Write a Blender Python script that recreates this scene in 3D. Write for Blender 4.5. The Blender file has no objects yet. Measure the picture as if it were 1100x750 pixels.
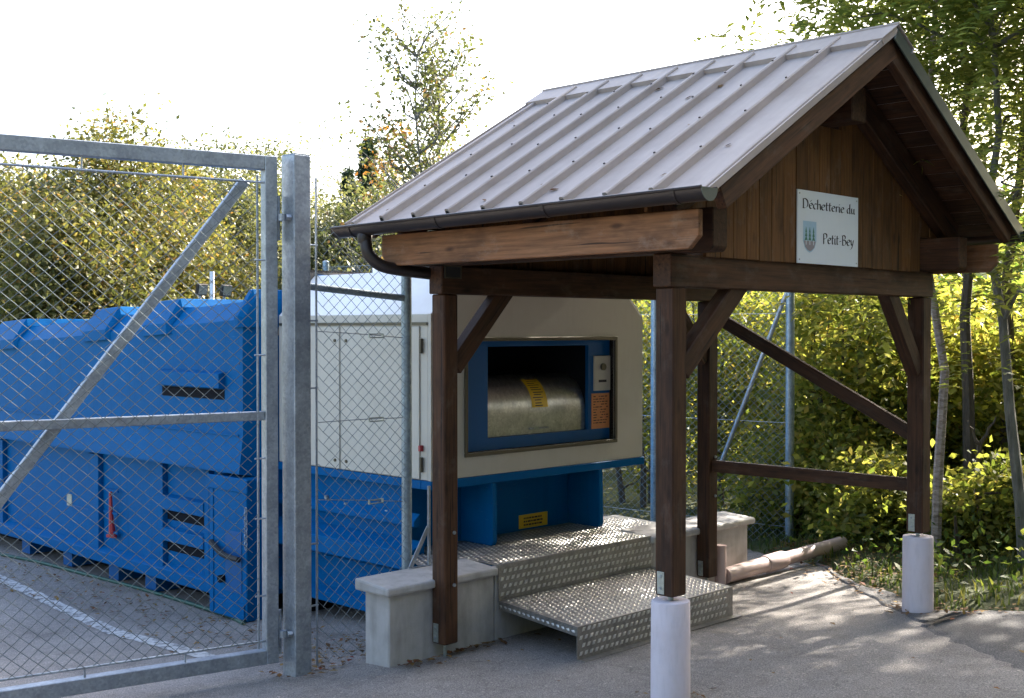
import bpy, bmesh, math, random
import numpy as np
from mathutils import Vector, Matrix, Quaternion

random.seed(7)
RNG = np.random.default_rng(11)
scene = bpy.context.scene
COL = scene.collection

# ------------------------------------------------------------------ camera
CAM = Vector((-4.98, -3.788, 1.9))
YAW, PIT, FPX = math.radians(45.28), math.radians(0.933), 1305.4
cam_d = bpy.data.cameras.new('camera')
cam_d.sensor_width = 36.0
cam_d.lens = FPX / 1100 * 36.0
cam_d.clip_start, cam_d.clip_end = 0.05, 3000
cam = bpy.data.objects.new('camera', cam_d)
COL.objects.link(cam)
cam.location = CAM
fwd = Vector((math.sin(YAW) * math.cos(PIT), math.cos(YAW) * math.cos(PIT), -math.sin(PIT)))
cam.rotation_euler = fwd.to_track_quat('-Z', 'Y').to_euler()
scene.camera = cam

# ------------------------------------------------------------------ world, sun, exposure
SUN_EL, SUN_AZ = math.radians(33), math.radians(91)      # azimuth clockwise from +Y
world = bpy.data.worlds.new('World')
scene.world = world
world.use_nodes = True
wn = world.node_tree
wn.nodes.clear()
sky = wn.nodes.new('ShaderNodeTexSky')
sky.sky_type = 'NISHITA'
sky.sun_disc = False
sky.sun_elevation, sky.sun_rotation = SUN_EL, SUN_AZ
sky.air_density, sky.dust_density, sky.ozone_density = 1.0, 5.0, 1.0
bg = wn.nodes.new('ShaderNodeBackground')
bg.inputs[1].default_value = 0.15
wo = wn.nodes.new('ShaderNodeOutputWorld')
wn.links.new(sky.outputs[0], bg.inputs[0])
wn.links.new(bg.outputs[0], wo.inputs[0])
sun_d = bpy.data.lights.new('sun', 'SUN')
sun_d.energy, sun_d.angle, sun_d.color = 4.6, math.radians(0.6), (1.0, 0.93, 0.82)
sun = bpy.data.objects.new('sun', sun_d)
COL.objects.link(sun)
sdir = Vector((math.sin(SUN_AZ) * math.cos(SUN_EL), math.cos(SUN_AZ) * math.cos(SUN_EL), math.sin(SUN_EL)))
sun.rotation_euler = sdir.to_track_quat('Z', 'Y').to_euler()
sun.location = (20, 0, 20)
scene.view_settings.view_transform = 'Standard'
scene.view_settings.look = 'None'
scene.view_settings.gamma = 1.0
scene.view_settings.use_curve_mapping = False
scene.view_settings.exposure = 2.28
scene.cycles.max_bounces = 8
scene.cycles.transparent_max_bounces = 8

# ------------------------------------------------------------------ pixel -> place
FW = Vector((math.sin(YAW), math.cos(YAW), 0))
RT = Vector((math.cos(YAW), -math.sin(YAW), 0))
def ray(u, v):
    x, y = (u - 550) / FPX, (375 - v) / FPX
    d = math.cos(PIT) + y * math.sin(PIT)
    up = -math.sin(PIT) + y * math.cos(PIT)
    return RT * x + FW * d + Vector((0, 0, up))
def bp(u, v, x=None, y=None, z=None):
    d = ray(u, v)
    if x is not None: t = (x - CAM.x) / d.x
    elif y is not None: t = (y - CAM.y) / d.y
    else: t = (z - CAM.z) / d.z
    return CAM + d * t
def onplane(u, v, p, n):
    d = ray(u, v)
    return CAM + d * ((p - CAM).dot(n) / d.dot(n))
def gz(x, y):
    if y <= 2: return -0.06 * max(y, -9)
    if y <= 4.6: return -0.12 - 0.085 * (y - 2)
    return -0.341 - 0.004 * min(y - 4.6, 20)
def onground(u, v):
    d = ray(u, v); lo = 1.0
    for i in range(2000):
        p = CAM + d * lo
        if p.z < gz(p.x, p.y): break
        lo += 0.02
    return Vector((p.x, p.y, gz(p.x, p.y)))
def ud(u, depth):                       # ground point at image column u and depth
    p = CAM + (FW + RT * ((u - 550) / FPX)) * depth
    return p.x, p.y
def ztop(v, depth):
    return CAM.z + (354 - v) / FPX * depth

# ------------------------------------------------------------------ materials
MATS = {}
def newmat(name):
    m = bpy.data.materials.new(name); m.use_nodes = True
    nt = m.node_tree; b = nt.nodes['Principled BSDF']
    MATS[name] = m
    return m, nt, b
def N(nt, t, **kw):
    n = nt.nodes.new(t)
    for k, v in kw.items(): setattr(n, k, v)
    return n
def ramp(nt, stops, fac):
    r = N(nt, 'ShaderNodeValToRGB')
    e = r.color_ramp.elements
    while len(e) < len(stops): e.new(0.5)
    for i, (p, c) in enumerate(stops):
        e[i].position = p; e[i].color = (*c, 1)
    nt.links.new(fac, r.inputs[0])
    return r
def coords(nt, kind='Object', scale=(1, 1, 1)):
    t = N(nt, 'ShaderNodeTexCoord'); mp = N(nt, 'ShaderNodeMapping')
    mp.inputs['Scale'].default_value = scale
    nt.links.new(t.outputs[kind], mp.inputs[0])
    return mp.outputs[0]
def noise(nt, vec, scale, detail=4, rough=0.6):
    n = N(nt, 'ShaderNodeTexNoise')
    n.inputs['Scale'].default_value = scale; n.inputs['Detail'].default_value = detail
    n.inputs['Roughness'].default_value = rough
    nt.links.new(vec, n.inputs['Vector'])
    return n.outputs['Fac']
def bump(nt, b, h, strength=0.3, dist=0.01):
    bm = N(nt, 'ShaderNodeBump'); bm.inputs['Strength'].default_value = strength
    bm.inputs['Distance'].default_value = dist
    nt.links.new(h, bm.inputs['Height']); nt.links.new(bm.outputs[0], b.inputs['Normal'])
def worldpos(nt, scale=(1, 1, 1)):
    g = N(nt, 'ShaderNodeNewGeometry'); mp = N(nt, 'ShaderNodeMapping')
    mp.inputs['Scale'].default_value = scale
    nt.links.new(g.outputs['Position'], mp.inputs[0])
    return mp.outputs[0]
def mixc(nt, fac, a, b, mode='MIX'):
    m = N(nt, 'ShaderNodeMix', data_type='RGBA', blend_type=mode)
    for s, v in ((0, fac), (6, a), (7, b)):
        if isinstance(v, (int, float)): m.inputs[s].default_value = v
        elif isinstance(v, tuple): m.inputs[s].default_value = (*v, 1)
        else: nt.links.new(v, m.inputs[s])
    return m.outputs[2]
def mth(nt, op, a, b=None, clamp=False):
    m = N(nt, 'ShaderNodeMath', operation=op, use_clamp=clamp)
    for i, v in enumerate((a, b)):
        if v is None: continue
        if isinstance(v, (int, float)): m.inputs[i].default_value = v
        else: nt.links.new(v, m.inputs[i])
    return m.outputs[0]

def m_wood(name, dark, light, rough=0.65, knots=True):
    m, nt, b = newmat(name)
    oi = N(nt, 'ShaderNodeObjectInfo')
    tc = N(nt, 'ShaderNodeTexCoord'); add = N(nt, 'ShaderNodeVectorMath', operation='ADD')
    sc = N(nt, 'ShaderNodeVectorMath', operation='SCALE'); 
    cmb = N(nt, 'ShaderNodeCombineXYZ')
    for i in range(3): nt.links.new(oi.outputs['Random'], cmb.inputs[i])
    nt.links.new(cmb.outputs[0], sc.inputs[0]); sc.inputs['Scale'].default_value = 37.0
    nt.links.new(tc.outputs['Object'], add.inputs[0]); nt.links.new(sc.outputs[0], add.inputs[1])
    mp = N(nt, 'ShaderNodeMapping'); mp.inputs['Scale'].default_value = (1.3, 26, 26)
    nt.links.new(add.outputs[0], mp.inputs[0])
    n1 = noise(nt, mp.outputs[0], 2.2, 5, 0.65)
    mp2 = N(nt, 'ShaderNodeMapping'); mp2.inputs['Scale'].default_value = (2.0, 5, 5)
    nt.links.new(add.outputs[0], mp2.inputs[0])
    n2 = noise(nt, mp2.outputs[0], 1.6, 3, 0.6)
    r = ramp(nt, [(0.3, dark), (0.7, light)], n1)
    r2 = ramp(nt, [(0.28, (0.45, 0.42, 0.42)), (0.5, (1, 1, 1)), (0.75, (1.15, 1.05, 0.95))], n2)
    c = mixc(nt, 0.85, r.outputs[0], r2.outputs[0], 'MULTIPLY')
    if knots:
        mp3 = N(nt, 'ShaderNodeMapping'); mp3.inputs['Scale'].default_value = (3.0, 8, 8)
        nt.links.new(add.outputs[0], mp3.inputs[0])
        v = N(nt, 'ShaderNodeTexVoronoi'); v.inputs['Scale'].default_value = 1.0
        nt.links.new(mp3.outputs[0], v.inputs['Vector'])
        k = ramp(nt, [(0.06, (0.25, 0.2, 0.18)), (0.16, (1, 1, 1))], v.outputs['Distance'])
        c = mixc(nt, 0.8, c, k.outputs[0], 'MULTIPLY')
    mp4 = N(nt, 'ShaderNodeMapping'); mp4.inputs['Scale'].default_value = (.9, 34, 34)
    nt.links.new(add.outputs[0], mp4.inputs[0])
    crk = ramp(nt, [(.66, (1, 1, 1)), (.70, (.12, .1, .09))], noise(nt, mp4.outputs[0], 1.3, 2, .5))
    c = mixc(nt, .9, c, crk.outputs[0], 'MULTIPLY')
    mp5 = N(nt, 'ShaderNodeMapping'); mp5.inputs['Scale'].default_value = (2.5, 4, 4)
    nt.links.new(add.outputs[0], mp5.inputs[0])
    wth = ramp(nt, [(.55, (0, 0, 0)), (.72, (1, 1, 1))], noise(nt, mp5.outputs[0], 1.9, 5, .7))
    c = mixc(nt, mth(nt, 'MULTIPLY', wth.outputs[0], .35), c, tuple(min(1, (a_ + .03) * 1.05) for a_ in (light[0], light[0] * .72, light[0] * .55)))
    var = mth(nt, 'MULTIPLY_ADD', oi.outputs['Random'], 0.5)
    var.node.inputs[2].default_value = 0.75
    cc = N(nt, 'ShaderNodeCombineColor')
    for i in range(3): nt.links.new(var, cc.inputs[i])
    c = mixc(nt, 1.0, c, cc.outputs[0], 'MULTIPLY')
    nt.links.new(c, b.inputs['Base Color'])
    b.inputs['Roughness'].default_value = rough
    b.inputs['Specular IOR Level'].default_value = 0.3
    bump(nt, b, n1, 0.35, 0.004)
    return m
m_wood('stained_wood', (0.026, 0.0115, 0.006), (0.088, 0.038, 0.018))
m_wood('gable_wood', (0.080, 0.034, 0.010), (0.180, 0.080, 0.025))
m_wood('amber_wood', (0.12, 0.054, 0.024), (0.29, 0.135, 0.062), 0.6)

def m_paint(name, c, rough=0.4, dirt=0.25, metal=0.0, dcol=(0.25, 0.2, 0.15), spec=0.5, scale=3.0):
    m, nt, b = newmat(name)
    p = worldpos(nt)
    n1 = noise(nt, p, scale, 6, 0.65); n2 = noise(nt, worldpos(nt, (4, 4, 0.8)), scale * 1.7, 4, 0.6)
    f = mth(nt, 'MULTIPLY', ramp(nt, [(0.45, (0, 0, 0)), (0.75, (1, 1, 1))], n1).outputs[0], dirt)
    f2 = mth(nt, 'MULTIPLY', ramp(nt, [(0.5, (0, 0, 0)), (0.8, (1, 1, 1))], n2).outputs[0], dirt * 0.8)
    c1 = mixc(nt, f, c, tuple(x * y * 1.6 + 0.02 for x, y in zip(c, dcol)))
    c2 = mixc(nt, f2, c1, tuple(min(1, x * 0.6 + 0.03) for x in c))
    nt.links.new(c2, b.inputs['Base Color'])
    rr = mth(nt, 'MULTIPLY_ADD', n1, 0.25); rr.node.inputs[2].default_value = rough - 0.1
    nt.links.new(rr, b.inputs['Roughness'])
    b.inputs['Metallic'].default_value = metal
    b.inputs['Specular IOR Level'].default_value = spec
    bump(nt, b, n1, 0.04, 0.01)
    return m
def m_worn(name, c):
    m, nt, b = newmat(name); P = worldpos(nt)
    n1 = noise(nt, P, 2.2, 6, .65); n2 = noise(nt, worldpos(nt, (9, 9, .7)), 1.6, 5, .65); n3 = noise(nt, worldpos(nt, (1, 1, 9)), 11, 6, .75); n4 = noise(nt, P, 26, 5, .7)
    c1 = mixc(nt, mth(nt, 'MULTIPLY', ramp(nt, [(.42, (0, 0, 0)), (.7, (1, 1, 1))], n1).outputs[0], .45), c, tuple(min(1, x * 1.25 + .001) for x in c))
    c1 = mixc(nt, mth(nt, 'MULTIPLY', ramp(nt, [(.52, (0, 0, 0)), (.72, (1, 1, 1))], n2).outputs[0], .30), c1, (.006, .06, .15))
    c1 = mixc(nt, mth(nt, 'MULTIPLY', ramp(nt, [(.62, (0, 0, 0)), (.67, (1, 1, 1))], n3).outputs[0], .6), c1, (.05, .17, .36))
    c1 = mixc(nt, mth(nt, 'MULTIPLY', ramp(nt, [(.665, (0, 0, 0)), (.70, (1, 1, 1))], n4).outputs[0], .85), c1, (.09, .045, .025))
    nt.links.new(c1, b.inputs['Base Color']); b.inputs['Specular IOR Level'].default_value = .05
    rr = mth(nt, 'MULTIPLY_ADD', n1, .3); rr.node.inputs[2].default_value = .28; nt.links.new(rr, b.inputs['Roughness'])
    bump(nt, b, noise(nt, P, 1.7, 3, .5), .12, .03)
m_worn('blue_paint', (0.0005, 0.098, 0.28))
m_paint('blue_inner', (0.001, 0.085, 0.27), 0.45, 0.2, dcol=(0.9, 0.55, 0.35), spec=0.25)
m_paint('cream_paint', (0.50, 0.485, 0.43), 0.45, 0.22, dcol=(0.4, 0.36, 0.28))
m_paint('white_top', (0.80, 0.80, 0.79), 0.5, 0.15)
m_paint('trim_bronze', (0.10, 0.092, 0.068), 0.4, 0.2, metal=0.6)
m_paint('gutter_metal', (0.035, 0.027, 0.026), 0.33, 0.3, metal=0.35)
m_paint('verge_metal', (0.10, 0.125, 0.12), 0.35, 0.3, metal=0.5)
m_paint('black_rubber', (0.012, 0.012, 0.013), 0.6, 0.2)
m_paint('underbody_shade', (0.008, 0.010, 0.015), 0.8, 0.05, spec=.1)  # near black for skids, and for shade painted into recesses
m_paint('red_paint', (0.33, 0.02, 0.03), 0.45, 0.3)
m_paint('yellow_sticker', (0.72, 0.47, 0.02), 0.4, 0.2)
m_paint('orange_note', (0.62, 0.26, 0.10), 0.6, 0.15)
m_paint('print_black', (0.015, 0.015, 0.02), 0.6, 0.0)
m_paint('sign_white', (0.72, 0.78, 0.82), 0.4, 0.12, dcol=(0.75, 0.8, 0.82))
m_paint('crest_blue', (0.40, 0.60, 0.72), 0.5, 0.1)
m_paint('crest_green', (0.05, 0.20, 0.12), 0.5, 0.1)
m_paint('crest_grey', (0.34, 0.30, 0.32), 0.5, 0.2)
m_paint('pvc_pink', (0.52, 0.39, 0.37), 0.5, 0.5, dcol=(0.5, 0.45, 0.4))
m_paint('hose_green', (0.012, 0.075, 0.055), 0.5, 0.4)
m_paint('footing_paint', (0.70, 0.63, 0.68), 0.75, 0.45, dcol=(0.45, 0.42, 0.40), scale=6)
m_paint('white_pole', (0.75, 0.75, 0.76), 0.4, 0.1)
m_paint('grey_panel', (0.19, 0.17, 0.155), 0.6, 0.35)

def m_galv(name, c, rough=0.42, metal=0.75):
    m, nt, b = newmat(name)
    v = N(nt, 'ShaderNodeTexVoronoi'); v.inputs['Scale'].default_value = 70
    nt.links.new(worldpos(nt), v.inputs['Vector'])
    n = noise(nt, worldpos(nt), 9, 6, 0.7)
    r = ramp(nt, [(0.0, tuple(x * 0.82 for x in c)), (1.0, tuple(min(1, x * 1.15) for x in c))], v.outputs['Color'])
    r2 = ramp(nt, [(0.35, (0.72, 0.73, 0.75)), (0.55, (1, 1, 1)), (0.72, (1.25, 1.25, 1.22))], n)
    nt.links.new(mixc(nt, 0.9, r.outputs[0], r2.outputs[0], 'MULTIPLY'), b.inputs['Base Color'])
    b.inputs['Metallic'].default_value = metal; b.inputs['Roughness'].default_value = rough
    bump(nt, b, n, 0.05, 0.004)
m_galv('galvanised', (0.36, 0.40, 0.45), .45, .6)
m_galv('fence_post_galv', (0.27, 0.34, 0.39), 0.45, 0.55)
m_galv('wire_galv', (0.22, 0.25, 0.26), 0.75, 0.0)
MATS['wire_galv'].node_tree.nodes['Principled BSDF'].inputs['Specular IOR Level'].default_value = 0.15
m_galv('tread_plate', (0.29, 0.275, 0.255), 0.45, 0.55)
m_galv('tread_bump', (0.62, 0.60, 0.57), 0.36, 0.5)
m_galv('stainless', (0.56, 0.56, 0.54), 0.30, 0.9)
m_galv('zinc_plate', (0.42, 0.46, 0.44), 0.4, 0.8)

m, nt, b = newmat('roof_metal')
p = worldpos(nt, (1.2, 8, 1.2)); n1 = noise(nt, p, 1.5, 5, 0.6); n2 = noise(nt, worldpos(nt), 2.5, 6, 0.7)
r = ramp(nt, [(0.3, (0.35, 0.297, 0.272)), (0.7, (0.42, 0.36, 0.332))], n1)
r2 = ramp(nt, [(0.3, (0.74, 0.72, 0.70)), (0.55, (1, 1, 1))], n2)
nt.links.new(mixc(nt, 0.6, r.outputs[0], r2.outputs[0], 'MULTIPLY'), b.inputs['Base Color'])
b.inputs['Metallic'].default_value = 0.0; b.inputs['Roughness'].default_value = 0.55; b.inputs['Specular IOR Level'].default_value = 0.35

m, nt, b = newmat('concrete')
n1 = noise(nt, worldpos(nt), 5, 8, 0.65); n2 = noise(nt, worldpos(nt, (6, 6, 1.2)), 2.0, 4, 0.6); n3 = noise(nt, worldpos(nt), 90, 3, 0.6)
r = ramp(nt, [(0.3, (0.38, 0.365, 0.355)), (0.7, (0.53, 0.51, 0.50))], n1)
r2 = ramp(nt, [(0.3, (0.62, 0.6, 0.57)), (0.55, (1, 1, 1))], n2)
nt.links.new(mixc(nt, 0.55, r.outputs[0], r2.outputs[0], 'MULTIPLY'), b.inputs['Base Color'])
b.inputs['Roughness'].default_value = 0.9
bump(nt, b, n3, 0.25, 0.004)

def m_asphalt(name, lo, hi):
    m, nt, b = newmat(name)
    P = worldpos(nt)
    n1 = noise(nt, P, 0.9, 6, 0.6); n2 = noise(nt, P, 130, 2, 0.7)
    n4 = noise(nt, P, 6, 5, 0.7)
    v = N(nt, 'ShaderNodeTexVoronoi'); v.inputs['Scale'].default_value = 75
    nt.links.new(P, v.inputs['Vector'])
    r = ramp(nt, [(0.3, lo), (0.7, hi)], n1)
    g = ramp(nt, [(0.32, (0.45, 0.45, 0.46)), (0.5, (1, 1, 1)), (0.64, (2.0, 1.95, 1.85))], n2)
    c = mixc(nt, 0.8, r.outputs[0], g.outputs[0], 'MULTIPLY')
    s = ramp(nt, [(0.0, (2.3, 2.2, 2.1)), (0.12, (1.0, 1.0, 1.0)), (0.85, (1.0, 1.0, 1.0)), (1.0, (0.6, 0.6, 0.6))], v.outputs['Color'])
    c = mixc(nt, 0.8, c, s.outputs[0], 'MULTIPLY')
    st = ramp(nt, [(0.33, (0.70, 0.69, 0.68)), (0.52, (1, 1, 1))], n4)
    c = mixc(nt, 0.6, c, st.outputs[0], 'MULTIPLY')
    wv = N(nt, 'ShaderNodeVectorMath', operation='ADD'); nz = N(nt, 'ShaderNodeTexNoise'); nz.inputs['Scale'].default_value = 2.2; nz.inputs['Detail'].default_value = 6
    nt.links.new(P, nz.inputs['Vector']); sc2 = N(nt, 'ShaderNodeVectorMath', operation='SCALE'); sc2.inputs['Scale'].default_value = .55
    nt.links.new(nz.outputs['Color'], sc2.inputs[0]); nt.links.new(P, wv.inputs[0]); nt.links.new(sc2.outputs[0], wv.inputs[1])
    ve = N(nt, 'ShaderNodeTexVoronoi', feature='DISTANCE_TO_EDGE'); ve.inputs['Scale'].default_value = .42; nt.links.new(wv.outputs[0], ve.inputs['Vector'])
    ck = ramp(nt, [(.0015, (.35, .34, .33)), (.0055, (1, 1, 1))], ve.outputs['Distance'])
    c = mixc(nt, .28, c, ck.outputs[0], 'MULTIPLY')
    oil = ramp(nt, [(.30, (.62, .61, .60)), (.42, (1, 1, 1)), (.62, (1, 1, 1)), (.75, (1.14, 1.12, 1.08))], noise(nt, P, 1.9, 6, .62))
    c = mixc(nt, .8, c, oil.outputs[0], 'MULTIPLY')
    nt.links.new(c, b.inputs['Base Color']); b.inputs['Roughness'].default_value = 0.88
    h = mth(nt, 'ADD', n2, v.outputs['Distance'])
    bump(nt, b, h, 0.5, 0.006)
m_asphalt('asphalt_old', (0.195, 0.178, 0.168), (0.265, 0.243, 0.230))
m_asphalt('asphalt_new', (0.115, 0.110, 0.112), (0.150, 0.143, 0.144))

m, nt, b = newmat('road_paint')
n1 = noise(nt, worldpos(nt), 14, 8, 0.75)
r = ramp(nt, [(0.40, (0.13, 0.125, 0.125)), (0.53, (0.54, 0.53, 0.52))], n1)
nt.links.new(r.outputs[0], b.inputs['Base Color']); b.inputs['Roughness'].default_value = 0.8

m, nt, b = newmat('soil')
n1 = noise(nt, worldpos(nt), 1.2, 8, 0.7); n2 = noise(nt, worldpos(nt), 30, 4, 0.7)
r = ramp(nt, [(0.3, (0.035, 0.050, 0.014)), (0.55, (0.075, 0.085, 0.028)), (0.75, (0.10, 0.075, 0.035))], n1)
r2 = ramp(nt, [(0.3, (0.55, 0.55, 0.5)), (0.7, (1.3, 1.3, 1.2))], n2)
nt.links.new(mixc(nt, 0.9, r.outputs[0], r2.outputs[0], 'MULTIPLY'), b.inputs['Base Color'])
b.inputs['Roughness'].default_value = 0.95
bump(nt, b, n2, 0.6, 0.03)

m, nt, b = newmat('meadow')
n1 = noise(nt, worldpos(nt), 0.05, 6, 0.7)
r = ramp(nt, [(0.3, (0.07, 0.12, 0.03)), (0.7, (0.13, 0.17, 0.05))], n1)
nt.links.new(r.outputs[0], b.inputs['Base Color']); b.inputs['Roughness'].default_value = 0.95

def m_leaf(name, stops, transl=0.45, rough=0.5):
    m, nt, b = newmat(name)
    g = N(nt, 'ShaderNodeNewGeometry')
    r = ramp(nt, stops, g.outputs['Random Per Island'])
    n = noise(nt, worldpos(nt), 1.1, 3, 0.5)
    r2 = ramp(nt, [(0.3, (0.68, 0.76, 0.7)), (0.7, (1.25, 1.15, 1.05))], n)
    c = mixc(nt, 0.8, r.outputs[0], r2.outputs[0], 'MULTIPLY')
    nt.links.new(c, b.inputs['Base Color']); b.inputs['Roughness'].default_value = rough
    b.inputs['Specular IOR Level'].default_value = 0.35
    t = N(nt, 'ShaderNodeBsdfTranslucent')
    tc = mixc(nt, 1.0, c, (1.3, 1.3, 0.8), 'MULTIPLY')
    nt.links.new(tc, t.inputs[0])
    ms = N(nt, 'ShaderNodeMixShader'); ms.inputs[0].default_value = transl
    nt.links.new(b.outputs[0], ms.inputs[1]); nt.links.new(t.outputs[0], ms.inputs[2])
    nt.links.new(ms.outputs[0], nt.nodes['Material Output'].inputs[0])
G = lambda a, b, c: (a, b, c)
m_leaf('leaf_olive', [(0, G(.085, .095, .032)), (.6, G(.14, .142, .05)), (.9, G(.20, .175, .06)), (1, G(.29, .16, .06))], .40)
m_leaf('leaf_greygreen', [(0, G(.075, .09, .045)), (.6, G(.14, .15, .075)), (1, G(.22, .21, .11))], .42)
m_leaf('leaf_hazel', [(0, G(.10, .135, .03)), (.5, G(.23, .245, .06)), (.85, G(.36, .345, .10)), (1, G(.42, .32, .11))], .66)
m_leaf('leaf_ash', [(0, G(.11, .15, .045)), (.6, G(.25, .28, .085)), (1, G(.40, .40, .16))], .66)
m_leaf('leaf_under', [(0, G(.055, .10, .022)), (.6, G(.13, .19, .045)), (1, G(.26, .27, .08))], .55)
m_leaf('leaf_conifer', [(0, G(.022, .042, .022)), (1, G(.055, .085, .040))], 0.15)
m_leaf('leaf_rust', [(0, G(.14, .065, .018)), (.6, G(.24, .11, .03)), (1, G(.14, .12, .04))])
m_leaf('leaf_sparse', [(0, G(.07, .09, .038)), (.85, G(.12, .13, .055)), (1, G(.17, .10, .055))])
m_leaf('grass_blade', [(0, G(.05, .085, .018)), (.6, G(.10, .135, .035)), (1, G(.22, .20, .07))], 0.35)
m_leaf('dry_leaf', [(0, G(.09, .045, .022)), (.5, G(.16, .085, .035)), (.85, G(.26, .17, .05)), (1, G(.17, .03, .02))], 0.1, 0.8)

def m_bark(name, lo, hi, sc=(10, 10, 2.0)):
    m, nt, b = newmat(name)
    n1 = noise(nt, worldpos(nt, sc), 3.0, 6, 0.7)
    r = ramp(nt, [(0.3, lo), (0.65, hi)], n1)
    nt.links.new(r.outputs[0], b.inputs['Base Color']); b.inputs['Roughness'].default_value = 0.9
    bump(nt, b, n1, 0.6, 0.02)
m_bark('bark_brown', (0.035, 0.026, 0.018), (0.12, 0.095, 0.07))
m_bark('bark_pale', (0.12, 0.09, 0.07), (0.48, 0.41, 0.37), (5, 5, 14))
m_bark('bark_grey', (0.07, 0.07, 0.055), (0.22, 0.21, 0.18))

# ------------------------------------------------------------------ geometry helpers
LOC = {}
def tag(o, label=None, cat=None, group=None, kind=None):
    if label: o['label'] = label
    if cat: o['category'] = cat
    if group: o['group'] = group
    if kind: o['kind'] = kind
    return o
def thing(name, loc, label, cat, group=None):
    o = bpy.data.objects.new(name, None)
    COL.objects.link(o); o.location = loc; o.empty_display_size = 0.2
    LOC[o.name] = Vector(loc)
    return tag(o, label, cat, group)
def put(name, me, mat, parent=None, loc=(0, 0, 0), rot=None, kind=None, label=None):
    o = bpy.data.objects.new(name, me)
    if mat is not None and not me.materials: me.materials.append(MATS[mat])
    loc = Vector(loc)
    LOC[o.name] = loc.copy()
    if parent is not None:
        o.parent = parent
        loc = loc - LOC[parent.name]
        if parent.rotation_mode == 'QUATERNION':
            q = parent.rotation_quaternion.inverted(); loc = q @ loc
            rot = q @ (rot if rot is not None else Quaternion())
    o.location = loc
    if rot is not None:
        o.rotation_mode = 'QUATERNION'; o.rotation_quaternion = rot
    COL.objects.link(o)
    if kind: o['kind'] = kind
    if label: o['label'] = label
    return o

class MB:
    def __init__(s): s.v = []; s.f = []
    def add(s, vs, fs):
        k = len(s.v); s.v += [Vector(v) for v in vs]; s.f += [tuple(i + k for i in f) for f in fs]; return s
    def box(s, lo, hi):
        (a, b, c), (d, e, f) = lo, hi
        return s.add([(a, b, c), (d, b, c), (d, e, c), (a, e, c), (a, b, f), (d, b, f), (d, e, f), (a, e, f)],
                     [(0, 3, 2, 1), (4, 5, 6, 7), (0, 1, 5, 4), (1, 2, 6, 5), (2, 3, 7, 6), (3, 0, 4, 7)])
    def bar(s, p0, p1, w, h, up=(0, 0, 1)):
        p0, p1 = Vector(p0), Vector(p1); d = (p1 - p0).normalized(); up = Vector(up)
        r = d.cross(up).normalized(); u = r.cross(d)
        vs = []
        for p in (p0, p1):
            for a, b in ((-1, -1), (1, -1), (1, 1), (-1, 1)): vs.append(p + r * a * w / 2 + u * b * h / 2)
        return s.add(vs, [(0, 1, 2, 3), (7, 6, 5, 4), (0, 4, 5, 1), (1, 5, 6, 2), (2, 6, 7, 3), (3, 7, 4, 0)])
    def prism(s, poly, d):                 # closed 3-D polygon swept by vector d
        n = len(poly); d = Vector(d); poly = [Vector(p) for p in poly]
        return s.add(poly + [p + d for p in poly], [tuple(range(n))[::-1], tuple(range(n, 2 * n))] +
                     [(i, (i + 1) % n, (i + 1) % n + n, i + n) for i in range(n)])
    def tube(s, pts, r, n=8, caps=True):
        pts = [Vector(p) for p in pts]; m = len(pts)
        rs = r if isinstance(r, (list, tuple)) else [r] * m
        t0 = (pts[1] - pts[0]).normalized()
        u = t0.cross(Vector((0, 0, 1)))
        if u.length < 1e-3: u = t0.cross(Vector((1, 0, 0)))
        u.normalize(); vs = []; k = len(s.v)
        for i, p in enumerate(pts):
            t = (pts[min(i + 1, m - 1)] - pts[max(i - 1, 0)]).normalized()
            u = (u - t * u.dot(t)).normalized(); w = t.cross(u)
            for j in range(n):
                a = 2 * math.pi * j / n; vs.append(p + (u * math.cos(a) + w * math.sin(a)) * rs[i])
        fs = []
        for i in range(m - 1):
            for j in range(n):
                fs.append((i * n + j, i * n + (j + 1) % n, (i + 1) * n + (j + 1) % n, (i + 1) * n + j))
        if caps: fs += [tuple(range(n))[::-1], tuple(range((m - 1) * n, m * n))]
        return s.add(vs, fs)
    def lathe(s, prof, c, n=24):
        vs = []; m = len(prof)
        for r, z in prof:
            for j in range(n):
                a = 2 * math.pi * j / n; vs.append((c[0] + r * math.cos(a), c[1] + r * math.sin(a), c[2] + z))
        fs = [(i * n + j, i * n + (j + 1) % n, (i + 1) * n + (j + 1) % n, (i + 1) * n + j) for i in range(m - 1) for j in range(n)]
        fs += [tuple(range(n))[::-1], tuple(range((m - 1) * n, m * n))]
        return s.add(vs, fs)
    def build(s, name, mat, parent=None, bevel=0, smooth=False, kind=None, label=None, seg=1):
        lo = Vector([min(v[i] for v in s.v) for i in range(3)]); hi = Vector([max(v[i] for v in s.v) for i in range(3)])
        c = (lo + hi) / 2
        if parent is None: c.z = lo.z
        me = bpy.data.meshes.new(name)
        me.from_pydata([v - c for v in s.v], [], s.f)
        bm = bmesh.new(); bm.from_mesh(me)
        bmesh.ops.recalc_face_normals(bm, faces=bm.faces)
        if bevel:
            es = [e for e in bm.edges if len(e.link_faces) == 2 and e.calc_face_angle() > 0.6]
            bmesh.ops.bevel(bm, geom=es, offset=bevel, segments=seg, affect='EDGES', profile=0.5, clamp_overlap=True)
        bm.to_mesh(me); bm.free()
        if smooth:
            me.polygons.foreach_set('use_smooth', [True] * len(me.polygons))
            try: me.set_sharp_from_angle(angle=math.radians(40))
            except Exception: pass
        return put(name, me, mat, parent, c, kind=kind, label=label)

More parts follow.
